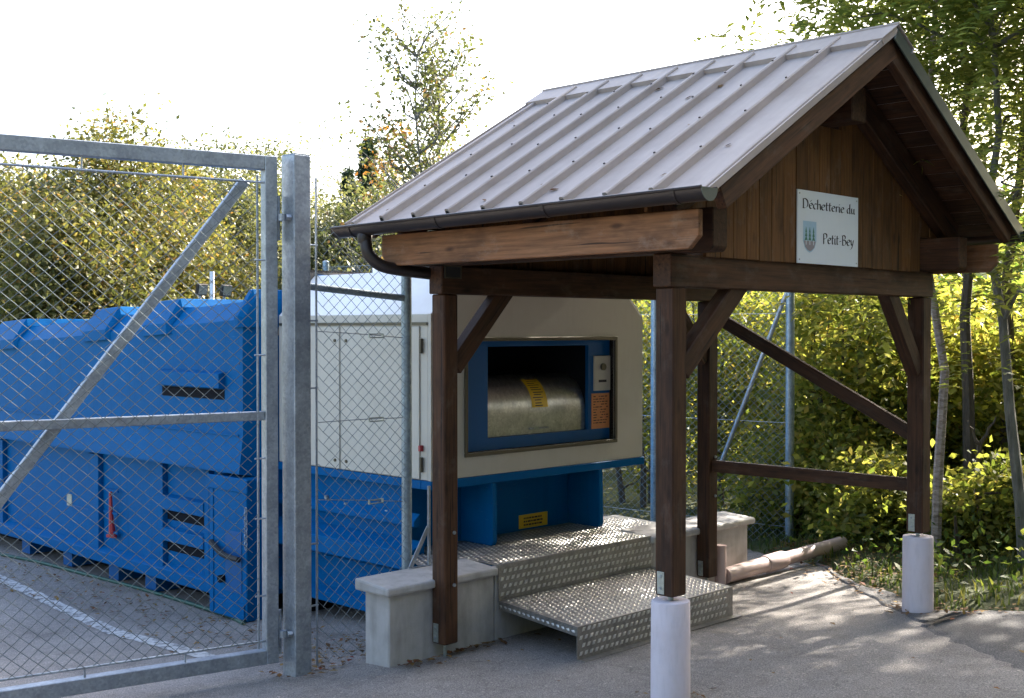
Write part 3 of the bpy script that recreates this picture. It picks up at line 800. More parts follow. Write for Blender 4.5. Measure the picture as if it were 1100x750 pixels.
def studs(name, o, eu, ev, nu, nv, pitch, parent, inside=None, h=0.0055):
    """raised lozenges of the chequer plate, alternating direction"""
    o, eu, ev = Vector(o), Vector(eu).normalized(), Vector(ev).normalized(); nn = eu.cross(ev)
    b = MB()
    for i in range(nu):
        for j in range(nv):
            su = (i + .5) * pitch; sv = (j + .5) * pitch * 1.0
            if (j & 1): su += pitch * .5
            c = o + eu * su + ev * sv
            if inside and not inside(su, sv): continue
            a, w = pitch * .46, pitch * .29
            d1, d2 = eu * .82 + ev * .57, -eu * .57 + ev * .82
            vs = [c + d1 * a, c + d2 * w, c - d1 * a, c - d2 * w, c + d1 * a * .45 + nn * h, c - d1 * a * .45 + nn * h]
            b.add(vs, [(0, 1, 4), (1, 5, 4), (1, 2, 5), (2, 3, 5), (3, 4, 5), (3, 0, 4)])
    return b.build(name, 'tread_bump', parent, kind='stuff')
pt = 0.047
studs('tread_pattern', (xl1 + .01, S1Y - .0004, gs + .02), (1, 0, 0), (0, 0, 1), int((xr1 - xl1 - .05) / pt), 4, pt, ST)
studs('tread_pattern', (xl2 + .01, WY - .0154, S1Z + .012), (1, 0, 0), (0, 0, 1), int((xr2 - xl2 - .05) / pt), 4, pt * 1.05, ST)
dxs = (xl2 - xl1) / (WY - S1Y)
studs('tread_pattern', (xl1, S1Y + .01, S1Z + .0002), (1, 0, 0), (0, 1, 0), 40, 17, pt, ST, inside=lambda a, c: dxs * c + .03 < a < dxs * c + xr1 - xl1 - .03)
studs('tread_pattern', (-0.18, WY + .0, S2Z + .0002), (1, 0, 0), (0, 1, 0), 61, 16, pt, ST, inside=lambda a, c: (c > .32 or .72 < a < 2.25) and max(.33, .33 + (c - .3) * .55) < a < 2.75)
b = MB()
for i in range(16):
    t = (i + .5) / 16; c = Vector((xl1 + (xl2 - xl1) * t - .0006, S1Y + .01 + (WY - S1Y - .03) * t, S1Z - .032))
    b.add([c + P3(0, .018, .006), c + P3(0, -.004, .010), c + P3(0, -.018, -.006), c + P3(0, .004, -.010), c + P3(-.004, .006, .002), c + P3(-.004, -.006, -.002)], [(0, 1, 4), (1, 5, 4), (1, 2, 5), (2, 3, 5), (3, 4, 5), (3, 0, 4)])
b.build('tread_pattern', 'tread_bump', ST, kind='stuff')

# ------------------------------------------------------------------ waste compactor with its hatch
MY = 2.29
c_bl, c_br = bp(463, 516.5, y=MY), bp(690, 491, y=MY)
MX0, MX1 = c_bl.x, c_br.x
MZ = (c_bl.z + c_br.z) / 2
LIP = bp(463, 527, y=MY).z
ZS = bp(690, 340, y=MY).z                       # where the upper corners start to slope in
q = bp(680, 322, y=MY); CHX, CHZ = MX1 - q.x, q.z - ZS
CM = thing('waste_compactor', ((MX0 + MX1) / 2, 3.2, gz(0, 3.2)), 'cream and blue waste compactor with a hatch behind the steps', 'compactor')
YE = 4.05                                        # back of the cream housing
kx = 0.34; ZT = ZS + CHZ * kx / CHX * 0.86
prof = [(MX0, MZ), (MX1, MZ), (MX1, ZS), (MX1 - kx, ZT), (MX0 + kx, ZT), (MX0, ZS)]
# shell: everything behind the front panel, open towards the hatch
b = MB()
yb_ = MY + 0.03
b.box((MX0, yb_, MZ), (MX0 + .04, YE, ZS)); b.box((MX1 - .04, yb_, MZ), (MX1, YE, ZS))
b.box((MX0 + .0401, YE - .04, MZ), (MX1 - .0401, YE, ZS)); b.box((MX0 + .0401, yb_, MZ), (MX1 - .0401, YE - .0401, MZ + .03))
b.build('housing', 'cream_paint', CM, bevel=0.004)
for sg_ in (0, 1):
    xa, xb2 = (MX0, MX0 + kx) if not sg_ else (MX1, MX1 - kx)
    MB().prism([(xa, MY, ZS), (xb2, MY, ZT), (xb2, MY, ZT - .03), (xa + (.02 if not sg_ else -.02), MY, ZS - .012)], (0, YE - MY, 0)).build('sloping_roof_panel', 'white_top', CM, bevel=0.003)
MB().box((MX0 + kx, MY, ZT - .03), (MX1 - kx, YE, ZT)).build('roof_panel', 'white_top', CM, bevel=0.003)
# front panel with the hatch opening
o0, o1 = bp(502, 487, y=MY), bp(660, 363.5, y=MY)
HX0, HZ0, HX1, HZ1 = o0.x, o0.z, o1.x, (bp(502, 369, y=MY).z + o1.z) / 2
b = MB()
b.box((MX0, MY, MZ), (HX0, yb_, ZS)); b.box((HX1, MY, MZ), (MX1, yb_, ZS))
b.box((HX0, MY, MZ), (HX1, yb_, HZ0)); b.box((HX0, MY, HZ1), (HX1, yb_, ZS))
b.prism([(MX0 + .03, MY, ZS), (MX1 - .03, MY, ZS), (MX1 - kx, MY, ZT - .03), (MX0 + kx, MY, ZT - .03)], (0, .03, 0))
b.build('front_panel', 'cream_paint', CM)
t = 0.028; b = MB()
b.box((HX0 - t, MY - .012, HZ0 - t), (HX1 + t, MY + .01, HZ0)); b.box((HX0 - t, MY - .012, HZ1), (HX1 + t, MY + .01, HZ1 + t))
b.box((HX0 - t, MY - .012, HZ0), (HX0, MY + .01, HZ1)); b.box((HX1, MY - .012, HZ0), (HX1 + t, MY + .01, HZ1))
b.build('hatch_frame', 'trim_bronze', CM, bevel=0.003)
# recessed blue surround
RY = MY + 0.05
i0, i1 = bp(524, 468, y=RY), bp(632, 378, y=RY)
IX0, IZ0, IX1, IZ1 = i0.x, i0.z - .02, i1.x, i1.z + .05
b = MB()
b.box((HX0, RY, HZ0), (IX0, RY + .03, HZ1)); b.box((IX1, RY, HZ0), (HX1, RY + .03, HZ1))
b.box((IX0, RY, HZ0), (IX1, RY + .03, IZ0)); b.box((IX0, RY, IZ1), (IX1, RY + .03, HZ1))
b.build('hatch_surround', 'blue_inner', CM)
for lo, hi in (((HX0 - .005, MY + .011, HZ0 - .005), (HX1 + .005, RY - .0005, HZ0)), ((HX0 - .005, MY + .011, HZ1), (HX1 + .005, RY - .0005, HZ1 + .005)),
               ((HX0 - .005, MY + .011, HZ0), (HX0, RY - .0005, HZ1)), ((HX1, MY + .011, HZ0), (HX1 + .005, RY - .0005, HZ1))):
    MB().box(lo, hi).build('hatch_reveal', 'black_rubber', CM)
DY = RY + 0.62
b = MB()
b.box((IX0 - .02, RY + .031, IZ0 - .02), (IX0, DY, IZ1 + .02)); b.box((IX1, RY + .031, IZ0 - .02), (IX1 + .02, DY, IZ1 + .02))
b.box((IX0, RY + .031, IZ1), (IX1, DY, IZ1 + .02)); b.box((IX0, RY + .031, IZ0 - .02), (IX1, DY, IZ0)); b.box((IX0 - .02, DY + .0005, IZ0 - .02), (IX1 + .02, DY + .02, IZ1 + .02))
b.build('hatch_recess', 'underbody_shade', CM)  # shade inside the hatch is put into this near-black colour
# steel drum
HI = IZ1 - IZ0
dprof = []
rr = HI * .40
yc_, zc_ = RY + .035 + rr, IZ0 + HI * .27
dprof = [(RY + .035, IZ0 + .004), (RY + .032, zc_ - .03)] + [(yc_ - rr * math.cos(a), zc_ + rr * math.sin(a)) for a in [math.radians(4 + 9 * i) for i in range(10)]]
dprof += [(DY - .01, dprof[-1][1] - .02)]
n = len(dprof); b = MB()
b.add([(x, y, z) for x in (IX0 + .006, IX1 - .006) for y, z in dprof], [(i, i + 1, n + i + 1, n + i) for i in range(n - 1)])
b.add([(x, y + .003, z - .003) for x in (IX0 + .006, IX1 - .006) for y, z in dprof], [(i, i + 1, n + i + 1, n + i) for i in range(n - 1)])
for k in (0, 1):
    x = (IX0 + .006, IX1 - .006)[k]
    b.add([(x, y, z) for y, z in dprof] + [(x, DY - .01, IZ0 + .004)], [tuple(range(n + 1))])
dr = b.build('drum', 'stainless', CM, smooth=True)
hx = bp(581, 460, y=RY).x; hz = bp(581, 460, y=RY).z
MB().bar((hx - .10, RY + .022, hz), (hx + .10, RY + .022, hz), 0.02, 0.014).build('handle', 'galvanised', dr, bevel=0.003)
MB().box((hx - .06, RY + .010, hz - .012), (hx - .01, RY + .0118, hz + .012)).build('handle_grip', 'zinc_plate', dr, bevel=0.0005)
# yellow strip following the drum
sx0, sx1 = bp(570, 445, y=RY + .05).x, bp(587, 445, y=RY + .05).x
pr = dprof[2:9]; m_ = len(pr)
vs = []
for i, (y, z) in enumerate(pr):
    sh_ = -0.0 * i
    d = Vector((0, y - yc_, z - zc_)).normalized() * 0.003
    vs += [(sx0 + sh_, y + d.y, z + d.z), (sx1 + sh_, y + d.y, z + d.z)]
yl = MB().add(vs, [(2 * i, 2 * i + 1, 2 * i + 3, 2 * i + 2) for i in range(m_ - 1)]).build('warning_strip', 'yellow_sticker', dr, smooth=True)
b = MB(); random.seed(5)
for i in range(m_ - 1):
    for f in (.25, .7):
        y = pr[i][0] * (1 - f) + pr[i + 1][0] * f; z = pr[i][1] * (1 - f) + pr[i + 1][1] * f
        d = Vector((0, y - yc_, z - zc_)).normalized() * 0.0052; tv = Vector((0, pr[i + 1][0] - pr[i][0], pr[i + 1][1] - pr[i][1])).normalized() * 0.007
        xa = sx0 + .02 + .02 * random.random(); xc = sx1 - .02 - .05 * random.random()
        p = Vector((0, y, z)) + d
        b.add([(xa, p.y, p.z), (xc, p.y, p.z), (xc, p.y + tv.y, p.z + tv.z), (xa, p.y + tv.y, p.z + tv.z)], [(0, 1, 2, 3)])
b.build('print', 'print_black', yl)
# control plate and note
def face(u0, v0, u1, v1, y):
    a, c = bp(u0, v1, y=y), bp(u1, v0, y=y); return a.x, a.z, c.x, c.z
x0, z0, x1, z1 = face(638, 382, 655.5, 420, RY - .01)
cp = MB().box((x0, RY - .014, z0), (x1, RY - .0005, z1)).build('control_plate', 'cream_paint', CM, bevel=0.003)
cx_, cz_ = (x0 + x1) / 2, z0 + (z1 - z0) * .68
MB().tube([(cx_, RY - .0135, cz_), (cx_, RY - .032, cz_)], 0.027, 16).build('key_switch', 'trim_bronze', cp, smooth=True)
MB().box((cx_ - .045, RY - .0165, z0 + (z1 - z0) * .24), (cx_ + .045, RY - .0135, z0 + (z1 - z0) * .31)).build('card_slot', 'print_black', cp)
x0, z0, x1, z1 = face(636, 422, 655, 461, RY - .01)
nt_ = MB().box((x0, RY - .006, z0), (x1, RY - .0005, z1)).build('paper_note', 'orange_note', CM)
b = MB(); random.seed(9)
for i in range(11):
    z = z1 - (z1 - z0) * (.1 + .075 * i); x = x0 + .02
    while x < x1 - .03:
        w = .012 + .03 * random.random()
        if random.random() < .8: b.box((x, RY - .0066, z), (min(x + w, x1 - .015), RY - .0062, z + .007))
        x += w + .01
b.build('print', 'print_black', nt_)
# blue lip under the cream front and round the left side
b = MB()
b.box((MX0 - .012, MY - .012, LIP), (MX1 + .012, MY + .09, MZ - .002))
b.box((MX0 - .012, MY + .0901, LIP), (MX0 + .09, YE, MZ - .002)); b.box((MX1 - .09, MY + .0901, LIP), (MX1 + .012, YE, MZ - .002))
b.build('base_lip', 'blue_paint', CM, bevel=0.004)
PZ = S2Z + .002
SKY = MY + .33
sk = MB().box((MX0 + .05, SKY, gz(0, 3) + .12), (MX1 - .20, SKY + .05, LIP - .001)).build('front_skirt', 'blue_paint', CM)
for u in (531.5, 646):
    p = bp(u, 575, y=MY); w = .045
    rb_ = MB().prism([(p.x - w / 2, MY + .005, LIP - .001), (p.x - w / 2, SKY - .001, LIP - .001), (p.x - w / 2, SKY - .001, PZ), (p.x - w / 2, MY + .012, PZ), (p.x - w / 2, MY - .004, PZ + .03)], (w, 0, 0)).build('skirt_rib', 'blue_paint', CM, bevel=0.004)
p = bp(646, 575, y=MY)
for u, w in ((511, .02), (622, .12)):
    p = bp(u, 560, y=SKY)
    MB().box((p.x - w / 2, SKY - .02, PZ), (p.x + w / 2, SKY - .0005, LIP - .002)).build('skirt_stiffener', 'blue_paint', CM, bevel=0.003)
x0, z0, x1, z1 = face(557.5, 570, 588, 553.5, SKY - .003)
st_ = MB().box((x0, SKY - .004, PZ + .012), (x1, SKY - .0008, PZ + .115)).build('yellow_label', 'yellow_sticker', CM)
b = MB()
for i in range(3):
    z = PZ + .03 + .025 * i; x = x0 + .05
    while x < x1 - .06:
        w = .012 + .022 * random.random()
        b.box((x, SKY - .0048, z), (min(x + w, x1 - .04), SKY - .0042, z + .013)); x += w + .006
b.build('print', 'print_black', st_)
# side: doors
XD = MX0
def yat(u): return bp(u, 430, x=XD).y
zt_ = bp(400, 351, x=XD).z; zb_ = bp(400, 508, x=XD).z
for ua, ub in ((296, 366), (368, 452)):
    ya, yb2 = yat(ub), yat(ua)
    dd = MB().box((XD - .012, ya + .004, zb_), (XD - .0005, min(yb2, YE - .03) - .004, zt_)).build('side_door', 'cream_paint', CM, bevel=0.003)
    for zz in (zb_ + .06, zt_ - .1):
        MB().tube([(XD - .0115, yb2 - .06 if ua > 300 else ya + .05, zz), (XD - .02, yb2 - .06 if ua > 300 else ya + .05, zz)], .012, 8).build('door_screw', 'trim_bronze', dd)
b = MB()
ya = yat(453)
for zz in (zb_ + .05, zt_ - .18):
    hg = MB().tube([(XD - .016, ya - .012, zz), (XD - .016, ya - .012, zz + .10)], .012, 8).build('hinge', 'trim_bronze', CM)
MB().box((XD - .03, ya - .02, zb_ + .19), (XD - .0005, ya + .005, zb_ + .23)).build('latch', 'red_paint', CM, bevel=.003)
MB().box((XD - .012, MY + .03, ZS - .075), (XD - .0005, YE - .02, ZS - .055)).build('drip_edge', 'trim_bronze', CM)
# side: blue press body under the lip
XP = MX0 + .06
b = MB(); zg = gz(0, 3.0)
ya, yb2 = SKY + .051, 4.3
b.box((XP, ya, zg + .12), (XP + .06, yb2, LIP - .001)); b.box((MX1 - .2, ya, zg + .12), (MX1 - .14, yb2, LIP - .001)); b.box((XP + .061, yb2 - .06, zg + .12), (MX1 - .201, yb2, LIP - .001))
b.build('press_body', 'blue_paint', CM)
z_r = bp(400, 553, x=XP - .05).z
MB().prism([(XP - .001, ya - .2, z_r + .05), (XP - .055, ya - .2, z_r + .0), (XP - .055, ya - .2, z_r - .035), (XP - .001, ya - .2, z_r - .045)], (0, yb2 - ya + .2, 0)).build('side_stringer', 'blue_paint', CM, bevel=.003)
za, zb2 = bp(378, 582, x=XP - .14).z, bp(378, 600, x=XP - .14).z
MB().prism([(XP - .001, ya - .25, za + .06), (XP - .15, ya - .25, za), (XP - .15, ya - .25, zb2), (XP - .001, ya - .25, zb2 - .06)], (0, yb2 - ya + .25, 0)).build('side_stringer', 'blue_paint', CM, bevel=.004)
MB().prism([(XP - .001, ya - .2, zg + .20), (XP - .05, ya - .2, zg + .17), (XP - .05, ya - .2, zg + .10), (XP - .001, ya - .2, zg + .08)], (0, yb2 - ya + .2, 0)).build('side_stringer', 'blue_paint', CM, bevel=.003)
for u, v in ((352, 534), (373, 542), (417, 550)):
    p = bp(u, v, x=XP); MB().tube([(XP + .001, p.y, p.z), (XP - .02, p.y, p.z)], .017, 8).build('bolt', 'galvanised', CM)
for y in (2.75, 3.9):
    MB().box((XP + .12, y, zg - .22), (MX1 - .3, y + .16, zg + .119)).build('skid_foot', 'underbody_shade', CM)
# on the roof: rear panel, hatch lid, lifting ring
p0, p1 = bp(294, 294, y=YE + .02), bp(440, 296, y=YE + .02)
RZ = bp(340, 294, x=MX0 + .5).z
MB().prism([(MX0 + .02, YE + .01, ZS - .15), (MX1 - .02, YE + .01, ZS - .15), (MX1 - .2, YE + .01, RZ), (MX0 + .12, YE + .01, RZ)], (0, .05, 0)).build('rear_panel', 'grey_panel', CM)
MB().prism([(MX0 + .12, YE + .005, RZ + .001), (MX1 - .2, YE + .005, RZ + .001), (MX1 - .2, YE + .005, RZ + .016), (MX0 + .12, YE + .005, RZ + .016)], (0, .06, 0)).build('rear_panel_edge', 'black_rubber', CM)
MB().box((MX0 + .75, YE - .9, ZT + .001), (MX0 + 1.6, YE - .2, ZT + .085)).build('roof_lid', 'white_top', CM, bevel=.01)
rc = Vector((MX0 + .62, YE - .62, ZT + .055)); 
MB().tube([rc + Vector((math.cos(a) * .055, math.sin(a) * .03, math.sin(a) * .055)) for a in [2 * math.pi * i / 20 for i in range(21)]], .013, 8, False).build('lifting_ring', 'white_top', CM, smooth=True)
MB().box((MX0 + .35, YE - .03, ZT - .02), (MX0 + .43, YE + .009, RZ - .02)).build('bracket', 'blue_paint', CM)

# ------------------------------------------------------------------ blue container
XC = 0.10; YC0, YC1 = 4.10, 10.2; XCR = 2.72
CT = thing('skip_container', ((XC + XCR) / 2, 7, gz(0, 7)), 'long blue steel skip container with ribs behind the gate', 'container')
def ct(y): return 2.01 - 0.050 * (y - 4.0)
ZL, ZM = bp(120, 488, x=XC).z, bp(120, 454, x=XC).z
ZL, ZM = 0.805, 1.09
zbC = gz(0, 7) + .20
def section(y, e=0.0):
    t = ct(y)
    Lh = [(XC + .10, zbC), (XC + .10, ZL - .02), (XC - .035 - e, ZL), (XC - .035 - e, ZL + .02), (XC - e, ZM), (XC - e, t - .03), (XC + .13, t + .115 + e)]
    return Lh + [(XC + XCR - x, z) for x, z in Lh[::-1]]
A_, B_ = section(YC0), section(YC1); n = len(A_)
MB().add([(x, YC0, z) for x, z in A_] + [(x, YC1, z) for x, z in B_],
         [tuple(range(n))[::-1], tuple(range(n, 2 * n))] + [(i, (i + 1) % n, (i + 1) % n + n, i + n) for i in range(n)]).build('body', 'blue_paint', CT)
# ribs that wrap over the top: bent box sections
def rib(ya, yb_, tall=0.075):
    ya, yb_ = min(ya, yb_), max(ya, yb_)
    def sec(y, e, up):
        t = ct(y)
        Lh = [(XC - e, t - .09), (XC - e, t - .02 + up * .25), (XC + .13 - .03, t + .125 + up)]
        return Lh + [(XC + XCR - x, z) for x, z in Lh[::-1]]
    vs = []; m_ = 6
    for y, e, up in ((ya, 0.004, .004), (ya + .03, .035, tall), (yb_ - .05, .035, tall), (yb_, .004, .004)):
        vs += [(x, y, z) for x, z in sec(y, e, up)]
    fs = []
    for k in range(3):
        fs += [(k * m_ + i, k * m_ + i + 1, (k + 1) * m_ + i + 1, (k + 1) * m_ + i) for i in range(m_ - 1)]
    fs += [tuple(range(m_))[::-1], tuple(range(3 * m_, 4 * m_))]
    MB().add(vs, fs).build('top_rib', 'blue_paint', CT, bevel=0.004)
for ua, ub in ((264, 300), (166, 196), (101, 130), (0, 30)):
    ya, yb2 = bp(ub, 340, x=XC + .1).y, bp(ua, 340, x=XC + .1).y
    rib(max(ya, YC0 - .02), yb2)
rib(9.2, 9.55)
# lower side: posts, bottom rail, ledge strip
XLp = XC + .10
for ua, ub in ((0, 8), (100, 111), (176, 180), (226, 229)):
    y = bp((ua + ub) / 2, 520, x=XLp).y; w = max(.07, abs(bp(ua, 520, x=XLp).y - bp(ub, 520, x=XLp).y))
    MB().box((XLp - .05, y - w / 2, zbC + .0), (XLp - .0005, y + w / 2, ZL - .03)).build('side_post', 'blue_paint', CT, bevel=.003)
MB().prism([(XLp - .001, YC0, zbC + .10), (XLp - .07, YC0, zbC + .06), (XLp - .07, YC0, zbC - .03), (XLp - .001, YC0, zbC - .06)], (0, YC1 - YC0, 0)).build('bottom_rail', 'blue_paint', CT, bevel=.004)
MB().box((XC - .012, YC0 + .05, ZM - .006), (XC - .0005, YC1, ZM + .012)).build('swage_line', 'blue_paint', CT, bevel=.003)
# climbing rungs
def rung(ua, ub, v0, v1, X, out=.05):
    ya, yb2 = bp(ub, v0, x=X).y, bp(ua, v0, x=X).y
    zt2 = bp((ua + ub) / 2, v0, x=X).z; zb3 = bp((ua + ub) / 2, v1, x=X).z
    MB().prism([(X - .0005, ya, zt2 + .015), (X - out, ya, zt2), (X - out, ya, zb3), (X - .0005, ya, zb3 - .01)], (0, yb2 - ya, 0)).build('climbing_rung', 'blue_paint', CT, bevel=.003)
    MB().box((X - .004, ya + .01, zb3 - .09), (X - .0006, yb2 - .01, zb3 - .012)).build('rung_shade_strip', 'underbody_shade', CT)  # thin dark plate painted for the shade under the rung
rung(174, 242, 400, 415, XC, .06); rung(178, 225, 536, 550, XLp, .06); rung(178, 225, 571, 584, XLp, .06)
# docking column at the near lower corner
ya, yb2 = bp(266, 580, x=XC - .05).y, bp(227, 580, x=XC - .05).y
zt3 = bp(240, 512, x=XC - .06).z
dc = MB().box((XC - .06, ya, gz(0, 4.2) + .02), (XC + .10, yb2, zt3)).build('docking_column', 'blue_paint', CT, bevel=.006)
ym = (ya + yb2) / 2
MB().box((XC - .075, ya - .03, zt3 - .10), (XC - .0605, yb2 + .01, zt3 + .005)).build('docking_block', 'blue_paint', dc, bevel=.005)
MB().box((XC - .068, yb2 - .055, gz(0, 4.2) + .03), (XC - .0605, yb2 - .0, zt3 - .101)).build('docking_flange', 'blue_paint', dc, bevel=.002)
MB().box((XC - .066, ya + .06, gz(0, 4.2) + .22), (XC - .0605, ym + .03, zt3 - .40)).build('docking_plate', 'blue_inner', dc, bevel=.002)
MB().box((XC - .072, ya + .02, gz(0, 4.2) + .03), (XC - .0605, yb2 - .08, gz(0, 4.2) + .15)).build('docking_shoe', 'blue_paint', dc, bevel=.004)
MB().tube([(XC - .06, ym + .06, .0), (XC - .1, ym + .06, .0)], .03, 12).build('docking_pin', 'underbody_shade', dc, smooth=True)
MB().tube(smooth_path([(XC - .09, yb2 - .06, .27), (XC - .11, ym, .2), (XC - .11, ya + .03, .185)], 6), .022, 8).build('rubber_strap', 'black_rubber', CT, smooth=True)
ch = bp(264, 548, x=XC - .1)
b = MB()
for i in range(11):
    c = ch - P3(0, 0, .028 * i); ax = P3(.012, 0, 0) if i & 1 else P3(0, .012, 0)
    b.tube([c + ax * math.cos(a) + P3(0, 0, .019) * math.sin(a) for a in [2 * math.pi * k / 8 for k in range(9)]], .004, 5, False)
b.build('chain', 'galvanised', CT)
# skids under the body
for x in (XC + .35, XCR - .35):
    MB().box((x, YC0 + .3, gz(0, 7) + .02), (x + .12, YC1, zbC - .001)).build('skid', 'underbody_shade', CT)
for u in (30, 75, 125, 165):
    y = bp(u, 590, x=XLp).y; MB().prism([(XLp + .02, y, zbC - .061), (XLp + .02, y, zbC - .19), (XLp + .25, y, zbC - .19), (XLp + .25, y, zbC - .061)], (0, .18, 0)).build('cross_member', 'blue_inner', CT)
# red lever, small plate
hp = bp(121, 528, x=XLp - .03); hq = bp(123, 574, x=XLp - .03)
lv = MB().tube([(XLp - .05, hp.y, hp.z), (XLp - .055, (hp.y + hq.y) / 2, (hp.z + hq.z) / 2), (XLp - .05, hq.y, hq.z)], [.014, .018, .032], 8).build('locking_lever', 'red_paint', CT, smooth=True)
MB().bar((XLp - .05, hq.y - .06, hq.z - .01), (XLp - .05, hq.y + .09, hq.z - .02), .03, .03).build('lever_foot', 'red_paint', lv, bevel=.004)
for zz in (hp.z + .01, (hp.z + hq.z) / 2, hq.z + .02):
    MB().bar((XLp - .045, hp.y - .13, zz), (XLp - .045, hp.y + .13, zz + .004), .016, .016).build('lever_guide', 'blue_paint', lv)
p = bp(75, 537, x=XLp); MB().box((XLp - .006, p.y - .05, p.z - .055), (XLp - .0005, p.y + .05, p.z + .055)).build('rating_plate', 'zinc_plate', CT)
ya, yb2 = bp(99, 520, x=XLp).y, bp(99 - 70, 520, x=XLp).y
MB().bar((XLp - .002, bp(101, 549, x=XLp).y, bp(101, 549, x=XLp).z), (XLp - .002, bp(78, 543, x=XLp).y, bp(78, 543, x=XLp).z), .006, .012).build('weld_seam', 'blue_inner', CT)

# ------------------------------------------------------------------ chain link fencing and the gate
def chain_link(name, o, eu, width, z0, z1, parent, pitch=0.086, r=0.0021, ztop=None):
    """woven diamond mesh in the vertical plane through o along eu; ztop(s) optionally trims the top"""
    o, eu = Vector(o), Vector(eu).normalized(); nn = Vector((eu.y, -eu.x, 0))
    H_ = z1 - z0; hp = 0.0375; V, F = [], []; k = 0
    sl = pitch / 2 / hp
    nl = int((width + H_ * sl) / pitch) + 2
    def wob(s_, z): return 0.010 * math.sin(s_ * 2.1 + z * .8) * math.sin(z * 1.3 + s_ * .3)
    for fam in (1, -1):
        for i in range(nl):
            pts = []
            nseg = int(H_ / hp) + 1
            for j in range(nseg + 1):
                t = min(j * hp, H_)
                s_ = (i * pitch - (H_ - t) * sl) if fam > 0 else (i * pitch - t * sl)
                if s_ < -1e-6 or s_ > width + 1e-6: 
                    continue
                z = z0 + t
                if ztop and z > ztop(s_): continue
                off = (0.0022 if (j & 1) else -0.0022) * fam + wob(s_, z)
                pts.append(o + eu * (s_ + .0025 * math.sin(z * 9 + i)) + nn * off + Vector((0, 0, z - o.z)))
            if len(pts) < 2: continue
            d = (pts[-1] - pts[0]).normalized(); u = nn; w = d.cross(u).normalized(); m_ = len(pts)
            for p in pts:
                for a in (0, 2.094, 4.189): V.append(p + (u * math.cos(a) + w * math.sin(a)) * r)
            for j in range(m_ - 1):
                for a in range(3):
                    F.append((k + j * 3 + a, k + j * 3 + (a + 1) % 3, k + (j + 1) * 3 + (a + 1) % 3, k + (j + 1) * 3 + a))
            k += 3 * m_
    V = np.array([tuple(v) for v in V]); c = V.mean(axis=0)
    return put(name, np_mesh(name, V - c, np.array(F), 'wire_galv'), None, parent, c)

# gate post
GP = Vector((-0.795, 2.14, gz(0, 2.14)))
gpt = thing('gate_post', GP, 'tall square galvanised steel post that carries the gate', 'post')
gtop = bp(314, 165, y=GP.y - .06).z
MB().box((GP.x - .058, GP.y - .065, GP.z - .05), (GP.x + .058, GP.y + .065, gtop)).build('post_tube', 'galvanised', gpt, bevel=.006, seg=2)
MB().box((GP.x - .055, GP.y - .062, gtop + .0005), (GP.x + .055, GP.y + .062, gtop + .005)).build('post_cap', 'galvanised', gpt)
# gate leaf
GD = Vector((-0.978, 0.208, 0)).normalized(); GN = Vector((-GD.y, GD.x, 0))
if GN.dot(CAM - GP) < 0: GN = -GN
G0 = Vector((-0.90, 2.20, 0)); GW = 3.5; GZ0, GZ1 = -0.052, 2.905
gate = thing('gate', (G0.x, G0.y, gz(0, 2.2)), 'galvanised steel gate leaf with diagonal brace and chain link mesh', 'gate')
gpnt = lambda s_, z, n_=0: G0 + GD * s_ + GN * n_ + Vector((0, 0, z))
def gpx(u, v): p = onplane(u, v, G0, GN); return (p - G0).dot(GD), p.z
TW = 0.075
def gbar(name, a, c, w, h, nn=0.0):
    p, q = gpnt(a[0], a[1], nn), gpnt(c[0], c[1], nn)
    return MB().bar(p, q, w, h, up=GN.cross((q - p).normalized())).build(name, 'galvanised', gate, bevel=.004)
gbar('stile', (TW / 2, GZ0), (TW / 2, GZ1), TW, TW)
gbar('stile', (GW - TW / 2, GZ0), (GW - TW / 2, GZ1), TW, TW)
gbar('top_rail', (TW + .0005, GZ1 - .041), (GW - TW - .0005, GZ1 - .041), TW - .004, .082)
gbar('bottom_rail', (TW + .0005, GZ0 + .041), (GW - TW - .0005, GZ0 + .041), TW - .004, .082)
zm = gpx(150, 452)[1]
gbar('middle_rail', (TW + .0005, zm), (GW - TW - .0005, zm), .045, .052)
da, db = gpx(258, 204), gpx(0, 540)
dv = (Vector(db) - Vector(da)); t = (GZ0 + .09 - da[1]) / dv.y; tt = min(t, (GW - TW - da[0]) / dv.x)
gbar('diagonal_brace', (da[0] - dv.x * .035, da[1] - dv.y * .035), (da[0] + dv.x * tt, da[1] + dv.y * tt), .045, .060, -.047)
# tension rods inside the frame and their clips
ri = .045
rz1, rz0, rs = GZ1 - .155, GZ0 + .135, TW + .042
for nm_, a, c in (('tension_rod', (TW - .01, rz1), (GW - TW, rz1)), ('tension_rod', (TW - .01, rz0), (GW - TW, rz0)), ('tension_rod', (rs, rz0 - .04), (rs, rz1 + .04))):
    MB().tube([gpnt(a[0], a[1], .018), gpnt(c[0], c[1], .018)], .007, 8).build(nm_, 'galvanised', gate, smooth=True)
for z in (.35, .8, 1.15, 1.75, 2.3):
    MB().tube([gpnt(TW - .02, z, .02), gpnt(rs + .02, z, .02)], .006, 6).build('rod_clip', 'galvanised', gate)
for s_ in np.arange(.55, 3.3, .55):
    MB().tube([gpnt(s_, rz1 - .005, .018), gpnt(s_, GZ1 - .07, .018)], .006, 6).build('rod_clip', 'galvanised', gate)
    MB().tube([gpnt(s_, rz0 + .005, .018), gpnt(s_, GZ0 + .07, .018)], .006, 6).build('rod_clip', 'galvanised', gate)
ms = chain_link('chain_link_mesh', gpnt(rs, 0, .028), GD, GW - TW - rs - .02, rz0, rz1, gate, r=.0023)
